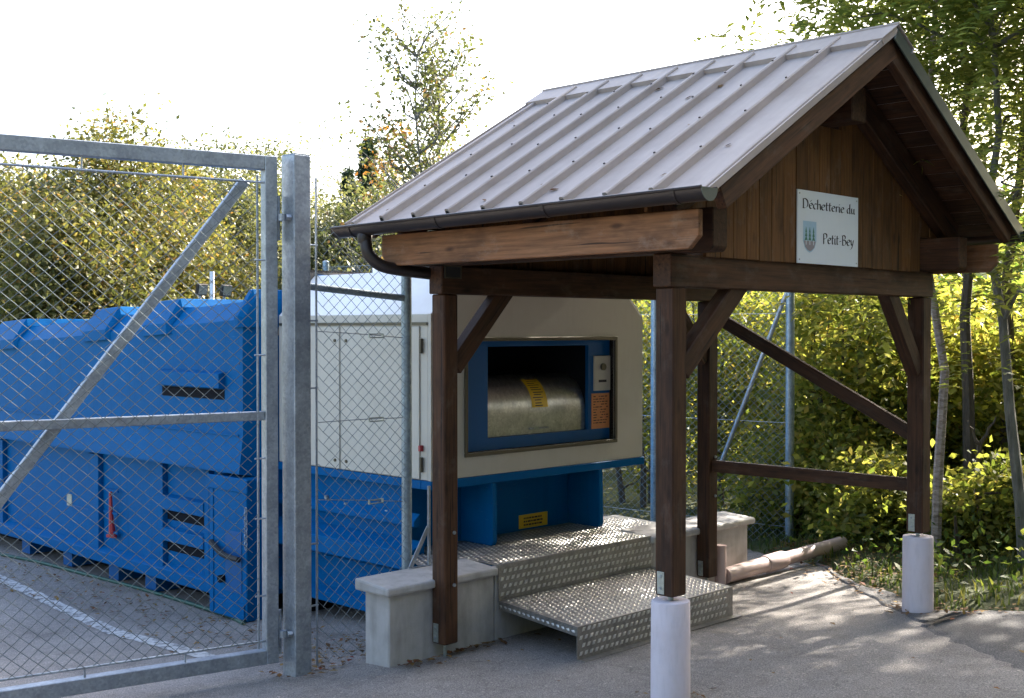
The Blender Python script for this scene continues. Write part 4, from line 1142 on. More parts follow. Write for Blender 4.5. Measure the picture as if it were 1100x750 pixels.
for z in (2.55, .12):
    hz = MB().tube([gpnt(-.018, z - .13, 0), gpnt(-.018, z + .13, 0)], .013, 10).build('hinge_pin', 'galvanised', gate, smooth=True)
    for zz in (z - .11, z + .11):
        MB().box(Vector((-.02, -.012, -.012)) + gpnt(-.008, zz), Vector((.02, .012, .012)) + gpnt(-.008, zz)).build('hinge_lug', 'galvanised', hz, bevel=.003)
    pz = gpnt(-.018, z, 0); MB().tube([pz, Vector((GP.x - .03, GP.y + .0, z))], .012, 8).build('hinge_bolt', 'galvanised', gpt, smooth=True)
    MB().tube([Vector((GP.x - .057, GP.y - .03, z)), Vector((GP.x - .085, GP.y - .02, z))], .019, 6).build('hinge_nut', 'galvanised', gpt)
    MB().tube([Vector((GP.x - .10, GP.y + .0, z - .02)), Vector((GP.x - .10, GP.y + .0, z + .02))], .022, 10).build('hinge_eye', 'galvanised', gpt)

# short fence panel between the gate post and the wall
FY = 2.16
fp = bp(437, 600, y=FY)
FN = thing('chain_link_fence', (GP.x + .35, FY, gz(0, FY)), 'narrow chain link fence panel between the gate post and the low wall', 'fence', 'chain link fences')
MB().tube([(fp.x, FY, gz(0, FY) - .05), (fp.x, FY, 2.36)], .033, 16).build('fence_post', 'fence_post_galv', FN, smooth=True)
MB().lathe([(.036, 0), (.036, .02), (.02, .032), (.004, .036)], (fp.x, FY, 2.355), 16).build('post_cap', 'fence_post_galv', FN, smooth=True)
ra, rb_ = bp(337, 308, y=FY), bp(431, 320, y=FY)
MB().tube([(GP.x + .05, FY, ra.z + .005), (fp.x - .03, FY, rb_.z)], .022, 12).build('strut_tube', 'fence_post_galv', FN, smooth=True)
tx = bp(340, 450, y=FY - .02).x
MB().tube([(tx, FY - .02, gz(0, FY) + .02), (tx, FY - .02, 2.80)], .007, 8).build('tension_bar', 'galvanised', FN, smooth=True)
for z in (.25, .62, 1.55, 1.95, 2.4):
    MB().tube([(GP.x + .05, FY - .02, z), (tx + .01, FY - .02, z)], .006, 6).build('bar_clip', 'galvanised', FN)
wd = fp.x - tx
chain_link('chain_link_mesh', (tx, FY - .025, 0), (1, 0, 0), wd - .01, gz(0, FY) + .03, 2.6, FN, r=.0021, ztop=lambda s_: 2.58 - .26 * s_ / wd)
for vl, vr in ((356, 363), (454, 449), (537, 539)):
    pl_, pr_ = bp(341, vl, y=FY - .03), bp(430, vr, y=FY - .03)
    MB().tube(smooth_path([pl_, pl_.lerp(pr_, .5) + P3(0, 0, .004), pr_ + P3(.02, 0, 0)], 4), .0028, 5).build('tension_wire', 'galvanised', FN)
    c = pl_.lerp(pr_, .68)
    tb = MB(); tb.box((c.x - .05, FY - .045, c.z - .014), (c.x + .05, FY - .038, c.z - .008)); tb.box((c.x - .05, FY - .045, c.z + .008), (c.x + .05, FY - .038, c.z + .014))
    tb.box((c.x - .056, FY - .047, c.z - .014), (c.x - .0505, FY - .032, c.z + .014)); tb.box((c.x + .0505, FY - .047, c.z - .014), (c.x + .056, FY - .032, c.z + .014))
    tb.build('turnbuckle', 'zinc_plate', FN)
# angle iron with its strut on the wall behind the shelter post
ai = thing('angle_iron', (-.02, 2.06, .39), 'thin grey angle iron with a slanting strut on the low wall', 'bracket')
pa, pb_ = bp(461.5, 522, y=2.05), bp(461.5, 617, y=2.05)
MB().box((pa.x - .012, 2.045, .392), (pa.x + .004, 2.06, pa.z)).build('upright', 'galvanised', ai)
s0, s1 = bp(441, 606, y=2.05), bp(460, 566, y=2.05)
MB().bar((s0.x, 2.05, .395), s1, .006, .03).build('strut', 'galvanised', ai)
MB().box((s0.x - .02, 2.03, .391), (pa.x + .03, 2.058, .3945)).build('foot_plate', 'galvanised', ai)

# fence on the wooded side: end post, brace, far post
E0 = Vector((5.117, 2.479, 0)); ED = Vector((-.10, 1.0, 0)).normalized(); EN = Vector((ED.y, -ED.x, 0))
F2 = thing('chain_link_fence', (E0.x, E0.y, gz(5, 2.5)), 'chain link fence with a slanting brace between the compactor and the trees', 'fence', 'chain link fences')
ep = lambda s_, z: E0 + ED * s_ + Vector((0, 0, z))
def epx(u, v): p = onplane(u, v, E0, EN); return (p - E0).dot(ED), p.z
for s_, zt2 in ((0, 2.75), (epx(703, 500)[0], 2.75), (6.5, 2.75)):
    MB().tube([ep(s_, -.4), ep(s_, zt2)], .042, 14).build('fence_post', 'fence_post_galv', F2, smooth=True)
    MB().lathe([(.045, 0), (.045, .025), (.02, .04), (.004, .044)], ep(s_, zt2 - .005), 14).build('post_cap', 'fence_post_galv', F2, smooth=True)
ba, bb = epx(843, 318), epx(776, 493)
bd = Vector(bb) - Vector(ba)
MB().tube([ep(.03, ba[1] + .05), ep(ba[0] + bd.x * 1.45, ba[1] + bd.y * 1.45)], .021, 10).build('brace_tube', 'galvanised', F2, smooth=True)
chain_link('chain_link_mesh', ep(0.03, 0) - EN * -.045, ED, 6.5, -.22, 2.72, F2, r=.0027)
for z in (2.7, 2.05, 1.0, .0):
    MB().tube([ep(0, z) + EN * .05, ep(6.5, z) + EN * .05], .0032, 5).build('tension_wire', 'galvanised', F2)

# ------------------------------------------------------------------ pipe and hose
pe, pm = bp(905, 583, z=.03), bp(815, 597, z=.02)
pw = Vector((2.93, 1.70, -.03)); pm = pw.lerp(pe, .40)
pp = thing('drain_pipe', (3.4, 1.75, gz(3.4, 1.8)), 'pinkish plastic drain pipe lying beside the low wall', 'pipe')
MB().tube([pw, pm], .062, 20).build('pipe_run', 'pvc_pink', pp, smooth=True)
dq = (pe - pm).normalized()
MB().tube([pm - dq * .05, pe], .056, 20).build('pipe_run', 'pvc_pink', pp, smooth=True)
MB().tube([pm - dq * .14, pm - dq * .12, pm + dq * .10, pm + dq * .12], [.067, .073, .073, .067], 20).build('pipe_socket', 'pvc_pink', pp, smooth=True)
MB().tube([pw + P3(-.06, 0, -.05), pw + P3(-.06, 0, .25)], .045, 18).build('pipe_riser', 'pvc_pink', pp, smooth=True)
MB().tube([pe - dq * .002, pe + dq * .003], .046, 20).build('pipe_mouth', 'black_rubber', pp)
hs = [onground(u, v) + P3(0, 0, .012) for u, v in ((-30, 590), (0, 597), (40, 605), (90, 618), (140, 631), (190, 646), (240, 662), (262, 672))]
tag(MB().tube(smooth_path(hs, 8), .016, 10).build('garden_hose', 'hose_green', None, smooth=True), 'green hose lying on the asphalt alongside the blue container', 'hose')
# white pole and two floodlights beyond the container
px_, py_ = ud(228, 16); 
tag(MB().tube([(px_, py_, gz(0, py_) - .1), (px_, py_, ztop(292, 16))], .03, 12).build('flag_pole', 'white_pole', None, smooth=True), 'slim white pole standing behind the blue container', 'pole')
for u, v, lb in ((215, 312, 'small floodlight on a thin stem to the left of the white pole'), (241, 313, 'small floodlight on a thin stem to the right of the white pole')):
    x, y = ud(u, 15); z = ztop(v, 15)
    fl = thing('floodlight', (x, y, gz(0, y)), lb, 'lamp', 'floodlights behind the container')
    MB().tube([(x, y, gz(0, y) - .1), (x, y, z - .06)], .018, 8).build('stem', 'galvanised', fl)
    MB().prism([(x - .07, y - .05, z - .07), (x + .07, y - .05, z - .07), (x + .07, y - .08, z + .07), (x - .07, y - .08, z + .07)], (0.02, .09, .01)).build('lamp_head', 'gutter_metal', fl, bevel=.008)
    MB().prism([(x - .055, y - .055, z - .055), (x + .055, y - .055, z - .055), (x + .055, y - .083, z + .055), (x - .055, y - .083, z + .055)], (0, -.006, 0)).build('lamp_glass', 'zinc_plate', fl)

# ------------------------------------------------------------------ trees, shrubs, undergrowth
def leaf_quads(P, size, rng, aspect=0.55, flat=0.35, dirs=None):
    """one folded rhombus for every point of P"""
    n = len(P)
    if dirs is None:
        d = rng.normal(size=(n, 3)); d[:, 2] = d[:, 2] * .7 - .25
    else: d = dirs
    d /= np.linalg.norm(d, axis=1)[:, None] + 1e-9
    up = rng.normal(size=(n, 3)) * (1 - flat); up[:, 2] += flat * 1.6
    s_ = np.cross(d, up); s_ /= np.linalg.norm(s_, axis=1)[:, None] + 1e-9
    nn = np.cross(s_, d)
    sz = (size * (.65 + .7 * rng.random(n)))[:, None]
    a = P - d * sz * .5; c = P + d * sz * .5
    m_ = P - d * sz * .06
    b_ = m_ + s_ * sz * aspect * .5 + nn * sz * .08; e = m_ - s_ * sz * aspect * .5 + nn * sz * .08
    V = np.stack([a, b_, c, e], 1).reshape(-1, 3)
    return V, np.arange(4 * n).reshape(-1, 4)
def clumps(rng, n, c, rad, hollow=.45, lump=.35):
    d = rng.normal(size=(n, 3)); d /= np.linalg.norm(d, axis=1)[:, None]
    ph = rng.random(6) * 6.3
    q = 1 + lump * (np.sin(3.1 * d[:, 0] + ph[0]) * np.sin(2.7 * d[:, 1] + ph[1]) + .6 * np.sin(5.3 * d[:, 2] + ph[2] + 2 * d[:, 0]) + .4 * np.sin(6.1 * d[:, 0] + ph[3]) * np.cos(5.2 * d[:, 1] + ph[4]))
    r = (hollow + (1 - hollow) * rng.random(n) ** .7) * q
    return np.asarray(c) + d * r[:, None] * np.asarray(rad)
def limb(b, p0, p1, r0, r1, rng, n=6, wob=.08):
    p0, p1 = Vector(p0), Vector(p1); L_ = (p1 - p0).length; pts = []; rs = []
    for i in range(n + 1):
        t = i / n; w = Vector(rng.normal(size=3)) * wob * L_ * math.sin(math.pi * t) * .5
        pts.append(p0.lerp(p1, t) + w); rs.append(r0 + (r1 - r0) * t)
    b.tube(pts, rs, 7)
    return pts
def pinnate(P, rng, length=.24, pairs=5, leaf=.062):
    """compound leaves: leaflets in pairs along a drooping rachis"""
    n = len(P); d = rng.normal(size=(n, 3)); d[:, 2] = d[:, 2] * .5 - .55; d /= np.linalg.norm(d, axis=1)[:, None]
    sd = np.cross(d, np.array([0, 0, 1.0])); sd /= np.linalg.norm(sd, axis=1)[:, None] + 1e-9
    pts, dr = [], []
    for k in range(pairs):
        t = (k + .8) / pairs
        base = P + d * (length * t) + np.array([0, 0, -.35]) * (length * t * t)
        for s_ in (-1, 1):
            q = sd * s_ * .85 + d * .5
            pts.append(base + q * leaf * .55); dr.append(q)
    pts.append(P + d * length * 1.12 + np.array([0, 0, -.4]) * length); dr.append(d)
    return np.concatenate(pts), np.concatenate(dr)
SEED = [100]
def tree(name, label, cat, x, y, z_c, rad, leafmat, nclump, nleaf, size, sig=.16, bark='bark_brown', tr=.06, lean=(0, 0), group=None,
         hollow=.45, lump=.35, kind='leaf', nlimb=18, base=None, aspect=.55, trunks=1, squash=1.0, top=None):
    SEED[0] += 1; rng = np.random.default_rng(SEED[0])
    zb_ = (gz(x, min(y, 24)) - .05) if base is None else base
    t = thing(name, (x, y, zb_), label, cat, group)
    c = (x + lean[0], y + lean[1], z_c)
    C_ = clumps(rng, nclump, c, rad, hollow, lump)
    C_ = C_[C_[:, 2] > zb_ + .15]
    b = MB()
    zt_ = top if top else z_c + rad[2] * .55
    spines = []
    for k in range(trunks):
        ox, oy = (0, 0) if k == 0 else (rng.normal() * .18, rng.normal() * .18)
        tp = Vector((c[0] + ox * 2, c[1] + oy * 2, zt_))
        spines.append(limb(b, (x + ox, y + oy, zb_ - .1), tp, tr, tr * .18, rng, 9, .014))
    for i in range(min(nlimb, len(C_))):
        q = Vector(C_[i]); sp = spines[i % trunks]
        o = min(sp, key=lambda p: abs(p.z - (q.z - .35 * (q - p).length)))
        if (q - o).length < .15: continue
        limb(b, o, q, tr * .34, tr * .06, rng, 5, .12)
    b.build('trunk', bark, t, smooth=True)
    cid = rng.integers(0, len(C_), nclump * nleaf)
    P = C_[cid] + rng.normal(size=(len(cid), 3)) * np.array([sig, sig, sig * .75 * squash])
    P = P[P[:, 2] > zb_ + .08]
    if kind == 'pinnate':
        P, D = pinnate(P, rng, .24 * size / .062, 5, size); V, F = leaf_quads(P, size * 1.25, rng, .42, .75, D)
    else: V, F = leaf_quads(P, size, rng, aspect)
    cc = V.mean(axis=0)
    put('crown', np_mesh('crown', V - cc, F, leafmat), None, t, cc)
    return t

def T(u, depth, vtop, wpx, *a, vbot=None, **k):
    """tree from image column, depth, top row and width in pixels -> metres at that depth"""
    x, y = ud(u, depth); zt2 = ztop(vtop, depth); r = wpx / 2 / FPX * depth
    zb_ = gz(x, min(y, 24)) - .05; lowz = zb_ if vbot is None else ztop(vbot, depth)
    zc_ = (zt2 + lowz) / 2
    return tree(*a, x, y, zc_, (r, r, (zt2 - zc_)), **k)
HG = 'shrubs behind the container'
ol = dict(leafmat='leaf_olive', size=.080, sig=.25, nclump=340, nleaf=140, hollow=.35, lump=.10, trunks=3, tr=.05)
T(-35, 19, 150, 190, 'shrub', 'olive shrub at the left edge of the picture behind the gate', 'shrub', group=HG, **ol)
T(45, 20.5, 172, 150, 'shrub', 'lower olive green shrub below the far meadow behind the gate', 'shrub', group=HG, **ol)
T(128, 18, 141, 200, 'shrub', 'tallest golden olive shrub behind the blue container', 'shrub', group=HG, **{**ol, 'nclump': 520})
T(195, 19.5, 172, 110, 'shrub', 'yellowing shrub just left of the gate brace top', 'shrub', group=HG, **ol)
T(75, 16.5, 235, 170, 'shrub', 'low dark shrub directly above the container roof at left', 'shrub', group=HG, **ol)
gg = dict(leafmat='leaf_greygreen', size=.085, sig=.24, nclump=320, nleaf=110, hollow=.4, lump=.14, trunks=3, tr=.05)
T(243, 23, 166, 110, 'shrub', 'grey green shrub behind the white pole', 'shrub', group=HG, **gg)
T(292, 26, 160, 90, 'shrub', 'grey green shrub seen between the gate and its post', 'shrub', group=HG, **gg)
T(335, 30, 166, 70, 'tree', 'thin bluish green tree just right of the gate post top', 'tree', **{**gg, 'nclump': 110, 'nleaf': 34, 'hollow': .3, 'lump': .5})
T(372, 20, 205, 140, 'shrub', 'pale grey green shrub between the gate post and the shelter roof', 'shrub', group=HG, **{**gg, 'nclump': 360})
T(428, 21, 188, 120, 'shrub', 'pale grey green shrub below the tall slender tree', 'shrub', group=HG, **{**gg, 'nclump': 320})
T(490, 22, 190, 140, 'shrub', 'grey green shrub half hidden by the shelter roof', 'shrub', group=HG, **gg)
T(418, 33, 152, 60, 'tree', 'small rust coloured tree between the conifer and the slender tree', 'tree', leafmat='leaf_rust', size=.16, sig=.3, nclump=90, nleaf=40, trunks=2, tr=.08)
# conifer
def conifer(u, depth, vtop, wpx, label):
    SEED[0] += 1; rng = np.random.default_rng(SEED[0]); x, y = ud(u, depth); zt2 = ztop(vtop, depth); r = wpx / 2 / FPX * depth; zb_ = -.5
    t = thing('conifer_tree', (x, y, zb_), label, 'tree'); b = MB(); b.tube([(x, y, zb_), (x, y, zt2 - .1)], [.18, .02], 8)
    P = []; 
    for i in range(26):
        f = i / 26; z = zb_ + 1.2 + (zt2 - zb_ - 1.3) * f; rr_ = r * (1 - f) ** .8 * (.8 + .4 * rng.random()) + .05
        for k in range(9):
            a = rng.random() * 6.283; L_ = rr_ * (.6 + .5 * rng.random()); n = int(30 + L_ * 60)
            s_ = rng.random(n) ** .7; P.append(np.stack([x + np.cos(a) * L_ * s_, y + np.sin(a) * L_ * s_, z - .35 * L_ * s_], 1) + rng.normal(size=(n, 3)) * .09)
            b.tube([(x, y, z), (x + math.cos(a) * L_, y + math.sin(a) * L_, z - .35 * L_)], [.03, .006], 5)
    b.build('trunk', 'bark_brown', t); P = np.concatenate(P); V, F = leaf_quads(P, .2, rng, .3); c = V.mean(axis=0)
    put('crown', np_mesh('crown', V - c, F, 'leaf_conifer'), None, t, c)
conifer(396, 40, 143, 95, 'dark conifer behind the grey green shrubs')
conifer(376, 46, 176, 90, 'shorter dark conifer to the left of the taller conifer')
# slender tree with sparse leaves above the roof
sp = dict(leafmat='leaf_sparse', size=.085, sig=.13, bark='bark_grey', kind='leaf')
x, y = ud(456, 16)
SEED[0] += 1; rng = np.random.default_rng(77)
t = thing('slender_tree', (x, y, -.45), 'tall slender sparse tree rising above the shelter roof', 'tree')
b = MB(); tips = []
for k, (dx, vt) in enumerate(((-.1, 62), (.2, 92))):
    top_ = Vector((x + RT.x * dx, y + RT.y * dx, ztop(vt, 16))); pts = limb(b, (x + .1 * k, y - .1 * k, -.5), top_, .045, .008, rng, 14, .015)
    for i, p in enumerate(pts[5:]):
        for j in range(7):
            f = i / 9; L_ = (1.35 - .70 * f) * (.55 + .6 * rng.random()); a = rng.random() * 6.283
            q = p + Vector((math.cos(a) * L_, math.sin(a) * L_, L_ * (.75 + .4 * rng.random())))
            limb(b, p, q, .013, .003, rng, 4, .1); n = 58
            if i < 2 and rng.random() < .35: n = 5
            for s_ in rng.random(n) ** .6: tips.append(np.array(p.lerp(q, s_)) + rng.normal(size=3) * .085)
b.build('trunk', 'bark_grey', t, smooth=True)
V, F = leaf_quads(np.array(tips), .065, rng, .6); c = V.mean(axis=0)
put('crown', np_mesh('crown', V - c, F, 'leaf_sparse'), None, t, c)

# hazel thicket behind the side fence
HZ = 'hazel shrubs behind the side fence'
hz_ = dict(leafmat='leaf_hazel', size=.095, sig=.19, nclump=190, nleaf=50, hollow=.45, lump=.25, trunks=3, tr=.045)
for u, dpt, vt, w, lb in ((700, 15.5, 250, 190, 'hazel shrub visible beside the compactor edge through the fence'),
                          (775, 15.0, 260, 200, 'hazel shrub behind the fence brace'),
                          (835, 14.5, 240, 190, 'hazel shrub behind the fence end post'),
                          (905, 13.2, 250, 200, 'sunlit hazel shrub framed under the gable by the diagonal strut'),
                          (965, 13.6, 300, 170, 'hazel shrub behind the far right shelter post')):
    T(u, dpt, vt, w, 'hazel_shrub', lb, 'shrub', group=HZ, **({**hz_, 'nclump': 125, 'hollow': .3} if u < 860 else hz_))
T(880, 12.3, 470, 170, 'shrub', 'low green bush growing behind the drain pipe', 'shrub', **{**hz_, 'nclump': 150, 'size': .085})
T(955, 11.2, 505, 120, 'shrub', 'low bush just behind the far right footing', 'shrub', **{**hz_, 'nclump': 110, 'size': .08})
# trees at the right
def at(u, d): return ud(u, d)
x, y = at(1006, 10.2)
tree('birch_tree', 'pale barked slim tree just right of the far shelter post', 'tree', x, y, 6.4, (1.25, 1.25, 2.2), 'leaf_hazel', 110, 40, .075, .2, bark='bark_pale', tr=.046, lean=(.05, .03), nlimb=14)
x, y = at(1104, 9.4)
tree('ash_tree', 'leaning grey trunk tree at the right edge with feathery leaves', 'tree', x, y, 4.9, (1.75, 1.75, 2.4), 'leaf_ash', 330, 8, .072, .28, bark='bark_grey', tr=.05, lean=(-.30, .34), kind='pinnate', nlimb=26, hollow=.25)
x, y = at(1046, 11.8)
tree('ash_tree', 'dark thin trunk tree between the pale and the leaning trunks', 'tree', x, y, 5.0, (1.8, 1.8, 2.8), 'leaf_ash', 210, 8, .075, .30, bark='bark_brown', tr=.07, lean=(.1, .2), kind='pinnate', nlimb=26, hollow=.25)
x, y = at(1040, 15.5)
tree('ash_tree', 'tall tree whose crown shows above the roof ridge', 'tree', x, y, 7.2, (2.0, 2.0, 2.6), 'leaf_ash', 120, 8, .075, .32, bark='bark_brown', tr=.09, kind='pinnate', nlimb=26, hollow=.25)
x, y = at(1072, 12.6)
tree('ash_tree', 'crooked dark trunk tree low down near the right edge', 'tree', x, y, 6.2, (1.7, 1.7, 3.0), 'leaf_ash', 90, 8, .075, .32, bark='bark_brown', tr=.07, lean=(.5, -.2), kind='pinnate', nlimb=22, hollow=.25)
for u, dpt, vt, w, lb in ((1030, 14.5, 300, 210, 'leafy shrub filling the gap beside the pale trunk'), (1095, 13.0, 330, 190, 'leafy shrub at the right edge below the ash leaves')):
    T(u, dpt, vt, w, 'hazel_shrub', lb, 'shrub', group='shrubs at the right edge', **hz_)
for u, dpt, vt, w, lb in ((1035, 10.6, 520, 110, 'low undergrowth bush right of the pale trunk'), (1085, 10.2, 500, 110, 'low undergrowth bush at the right edge of the verge')):
    T(u, dpt, vt, w, 'undergrowth_bush', lb, 'bush', group='undergrowth bushes', **{**hz_, 'nclump': 110, 'nleaf': 34, 'size': .075, 'sig': .12})
for u, dpt, vt, w, lb in ((1190, 12.5, 330, 200, 'hazel shrub carrying the thicket on beyond the right edge'), (1310, 12.0, 300, 220, 'last hazel shrub of the thicket well outside the right edge')):
    T(u, dpt, vt, w, 'hazel_shrub', lb, 'shrub', group='shrubs at the right edge', **hz_)
# dead bare branches in the thicket
x, y = at(1050, 10.8); rng = np.random.default_rng(5)
b = MB(); pz = gz(x, y)
p1 = limb(b, (x, y, pz), bp(1052, 478, x=x), .035, .025, rng, 6, .05)
limb(b, p1[-1], bp(1070, 448, x=x + .1), .022, .006, rng, 5, .1); limb(b, p1[-1], bp(1040, 452, x=x - .1), .02, .005, rng, 5, .1); limb(b, p1[3], bp(1020, 520, x=x - .1), .018, .005, rng, 5, .12)
db_ = b.build('dead_branch', 'bark_brown', None, smooth=True); tag(db_, 'bare crooked dead stem standing in the right hand thicket', 'branch')
# unseen trees and shrubs right of and behind the viewer, added for shade
WD = 'unseen trees added for shade'
proto = []
for i, (x, y, zc2, r) in enumerate(((8.6, -2.3, 6.6, 2.6), (7.6, -5.2, 6.4, 2.6), (11.5, -4.0, 8.6, 3.0))):
    proto.append(tree('unseen_shade_tree', 'unseen tall leafy tree added to shade the forecourt', 'tree', x, y, zc2, (r, r, r * 1.15), 'leaf_hazel', 240, 34, .19, .3, tr=.11, group=WD, nlimb=16, hollow=.3))
kids = {p.name: [c for c in bpy.data.objects if c.parent == p] for p in proto}
for i, (x, y) in enumerate(((9.6, -8.6), (5.6, -9.4), (2.4, -10.6), (-0.8, -11.4), (-4.2, -12.0), (-7.6, -12.6), (4.2, -13.5), (-2.4, -15), (8.0, -12.6), (12.4, -2.9), (15.0, -4.4), (10.2, -3.0), (17.5, -4.0), (8.4, -3.6), (12.0, -.5), (-10.8, -12.8), (-13.2, -9.6), (-15.2, -6.2), (-16.2, -2.8))):
    p = proto[i % 3]; c = p.copy(); COL.objects.link(c); c.location = (x, y, gz(x, y)); c.rotation_euler = (0, 0, i * 1.3)
    if (x, y) == (12.0, -.5): c.scale = (.62, .62, 1.0)  # narrowed unseen tree, added to shade the steps
    for k_ in kids[p.name]:
        d = k_.copy(); COL.objects.link(d); d.parent = c
hb = T(550, 12, 250, 300, 'unseen_shade_shrub', 'unseen dense shrub added to block low sky light', 'shrub', group='unseen shrubs added for shade', leafmat='leaf_under', size=.17, sig=.25, nclump=260, nleaf=40, hollow=.4, lump=.25, trunks=3, tr=.05)  # unseen shrubs added to keep low sky light off the hatch front
hk = [c for c in bpy.data.objects if c.parent == hb]
hb.location = (10.2, -5.6, gz(0, -5.6))
for i, (x, y) in enumerate(((-10.4, -11.6), (-12.4, -10.2), (-13.8, -8.0), (-14.4, -5.4), (-14.8, -2.8), (8.6, -7.4), (6.4, -8.2), (4.0, -8.9), (1.6, -9.5), (-.8, -10.0), (-3.2, -10.6), (-5.6, -11.2), (-8.0, -11.8), (2.8, -11.6), (-2.0, -12.4))):
    c = hb.copy(); COL.objects.link(c); c.location = (x, y, gz(x, y)); c.rotation_euler = (0, 0, i * 1.1); c.scale = (1, 1, 1.15)
    for k_ in hk:
        d = k_.copy(); COL.objects.link(d); d.parent = c
# the wood farther back, one mass
rng = np.random.default_rng(21); V_, F_ = [], []; k = 0
for i in range(34):
    u = 600 + 620 * rng.random(); dpt = 19 + 16 * rng.random(); x, y = ud(u, dpt); hgt = (2.6 + 2.2 * rng.random()) * dpt / 26; r = 1.6 + rng.random() * .8
    C_ = clumps(rng, 60, (x, y, hgt * .55), (r, r, hgt * .5), .4, .3); P = np.repeat(C_, 26, axis=0) + rng.normal(size=(60 * 26, 3)) * .34
    V, F = leaf_quads(P, .26, rng, .6); V_.append(V); F_.append(F + k); k += len(V)
V = np.concatenate(V_); c = V.mean(axis=0)
tag(put('woodland', np_mesh('woodland', V - c, np.concatenate(F_), 'leaf_under'), None, None, c), 'far green wood behind the hazel thicket', 'wood', kind='stuff')

# grass on the verge, leaf litter
rng = np.random.default_rng(31); n = 26000
P = np.stack([2.3 + 7.5 * rng.random(n) ** 1.3, -3.5 + 8.5 * rng.random(n)], 1)
ok = np.array([p[0] > xb(p[1]) + .02 + .10 * rng.random() - .02 for p in P]); P = P[ok]
dens = np.sin(P[:, 0] * 3.1) * np.cos(P[:, 1] * 2.7) + rng.normal(size=len(P)) * .6; P = P[dens > -.75]
Z = np.array([gz(p[0], p[1]) + verge_z(p[0], p[1]) - .01 for p in P]); n = len(P)
ee = np.array([p[0] - xb(p[1]) for p in P])
h = (.04 + .075 * rng.random(n)) * (1 + np.clip(ee - .8, 0, 2) * .5); a = rng.random(n) * 6.283; w = .0045 + .004 * rng.random(n)
L_ = h * (.3 + .5 * rng.random(n)); dx, dy = np.cos(a) * L_, np.sin(a) * L_; sx_, sy_ = -np.sin(a) * w, np.cos(a) * w
B0 = np.stack([P[:, 0] - sx_, P[:, 1] - sy_, Z], 1); B1 = np.stack([P[:, 0] + sx_, P[:, 1] + sy_, Z], 1)
M1 = np.stack([P[:, 0] + dx * .35 + sx_ * .8, P[:, 1] + dy * .35 + sy_ * .8, Z + h * .65], 1); M0 = np.stack([P[:, 0] + dx * .35 - sx_ * .8, P[:, 1] + dy * .35 - sy_ * .8, Z + h * .65], 1)
T1 = np.stack([P[:, 0] + dx + sx_ * .1, P[:, 1] + dy + sy_ * .1, Z + h], 1); T0 = np.stack([P[:, 0] + dx - sx_ * .1, P[:, 1] + dy - sy_ * .1, Z + h], 1)
V = np.stack([B0, B1, M1, M0, T1, T0], 1).reshape(-1, 3); i6 = np.arange(n)[:, None] * 6
F = np.concatenate([i6 + np.array([[0, 1, 2, 3]]), i6 + np.array([[3, 2, 4, 5]])])
tag(put('grass', np_mesh('grass', V, F, 'grass_blade'), None), 'short green grass on the verge beside the asphalt', 'grass', kind='stuff')
# weeds: broad leaves near the ground
n = 5200; P = np.stack([2.6 + 5.5 * rng.random(n) ** 1.2, -2.5 + 6.5 * rng.random(n)], 1)
P = P[np.array([p[0] > xb(p[1]) + .12 + .5 * rng.random() for p in P])]
e = np.array([p[0] - xb(p[1]) for p in P]); Z = np.array([gz(p[0], p[1]) + verge_z(p[0], p[1]) for p in P]) + .03 + rng.random(len(P)) * np.clip(.08 + .22 * e, 0, .55)
V, F = leaf_quads(np.column_stack([P, Z]), .07, rng, .5, .5)
tag(put('weeds', np_mesh('weeds', V, F, 'leaf_under'), None), 'low leafy weeds among the grass under the trees', 'weeds', kind='stuff')
# fallen leaves
def litter(pts, size, lift=.006):
    Z = np.array([max(gz(p[0], p[1]) + (verge_z(p[0], p[1]) if p[0] > xb(p[1]) else .004), asp_z(p[0], p[1]) + .013 if 1.5 < p[0] < xb(p[1]) else -9) for p in pts]) + lift + rng.random(len(pts)) * .012
    d = rng.normal(size=(len(pts), 3)); d[:, 2] *= .18
    return leaf_quads(np.column_stack([pts, Z]), size, rng, .6, .92, d)
pts = []
for i in range(420):                               # along the verge edge
    y = -2.2 + 4.6 * rng.random(); pts.append((xb(y) + rng.normal() * .16 - .02, y))
for i in range(60): pts.append((-3 + 6 * rng.random(), -2.8 + 4.4 * rng.random()))
for i in range(25): pts.append((-.3 + 2.6 * rng.random(), 1.3 + .4 * rng.random()))
for i in range(480):                               # drift against the container and behind the gate
    y = 2.2 + 6.5 * rng.random(); pts.append((-.12 + rng.normal() * .22 - abs(rng.normal()) * .15, y))
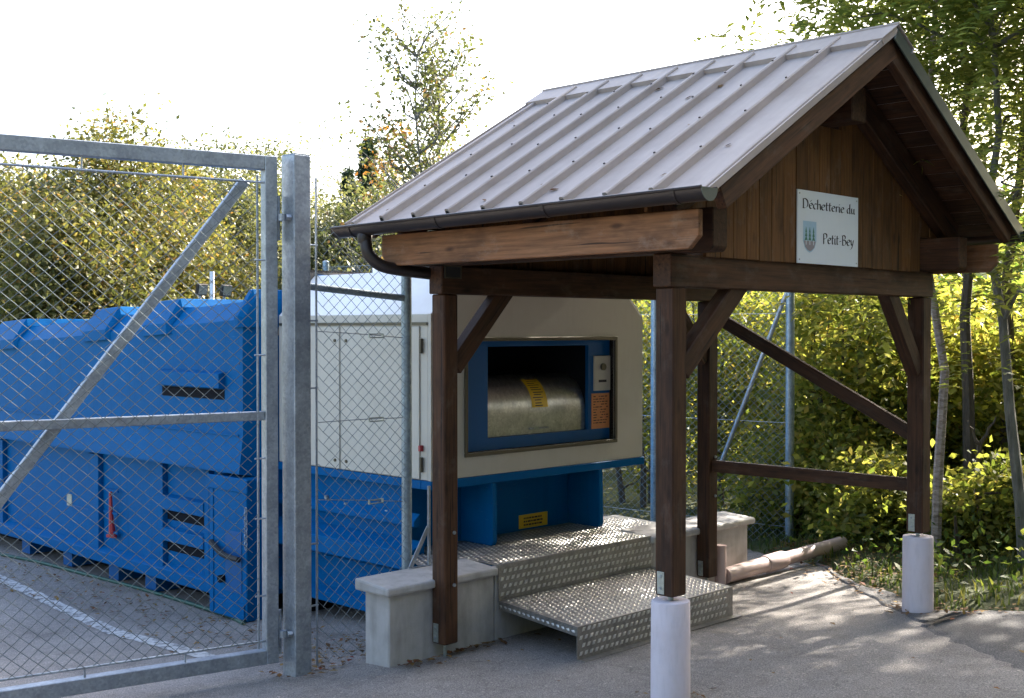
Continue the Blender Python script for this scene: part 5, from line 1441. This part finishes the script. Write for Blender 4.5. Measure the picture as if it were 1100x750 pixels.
for i in range(120): pts.append((-.75 + .9 * rng.random(), 2.0 + .8 * rng.random()))
for cx2, cy2, r2, n2 in ((0, 0, .13, 26), (L, 0, .13, 34), (-.1, 1.74, .1, 14), (GP.x, GP.y, .12, 26)):   # gathered round the feet
    for i in range(n2):
        a_ = rng.random() * 6.283; q_ = r2 + abs(rng.normal()) * .07; pts.append((cx2 + math.cos(a_) * q_, cy2 + math.sin(a_) * q_))
for i in range(60): pts.append((-.4 + .9 * rng.random(), 1.74 - abs(rng.normal()) * .05))
V, F = litter(np.array(pts), .045)
tag(put('fallen_leaves', np_mesh('fallen_leaves', V, F, 'dry_leaf'), None), 'scattered brown fallen leaves on the asphalt and verge', 'leaves', kind='stuff')
V, F = litter(np.column_stack([xb(.6) + .1 + 1.6 * rng.random(900), .2 + 2.2 * rng.random(900)]), .05, .03)
ok = np.repeat(np.array([V[4 * i, 0] > xb(V[4 * i, 1]) for i in range(len(F))]), 4); V = V[ok]; F = np.arange(len(V)).reshape(-1, 4)
tag(put('leaf_litter', np_mesh('leaf_litter', V, F, 'dry_leaf'), None), 'brown leaf litter on the grass beside the drain pipe', 'leaves', kind='stuff')

# a few leaves caught on the roof
rl = []; rd = []
for u_, t_ in ((.35, .5), (.5, .62), (.9, .35), (1.0, 1.35), (1.3, 1.5), (.2, 1.1), (1.55, .4), (.75, 1.75), (1.9, 1.2), (2.05, .5), (-.1, 1.8), (-.3, 1.5), (.1, 1.85), (1.6, 1.86), (1.1, 1.88), (.6, 1.84), (1.95, 1.87)):
    dn = Vector((-cs, 0, -sn)); nm = Vector((-sn, 0, cs)); p = Vector((XM, u_, ZR)) + dn * t_ + nm * .006
    rl.append(tuple(p)); rd.append(tuple(dn * (rng.random() - .5) + Vector((0, 1, 0)) * (rng.random() - .5)))
V, F = leaf_quads(np.array(rl), .05, rng, .6, .95, np.array(rd))
tag(put('roof_leaves', np_mesh('roof_leaves', V, F, 'dry_leaf'), None), 'a few dry leaves lying on the metal roof', 'leaves', kind='stuff')
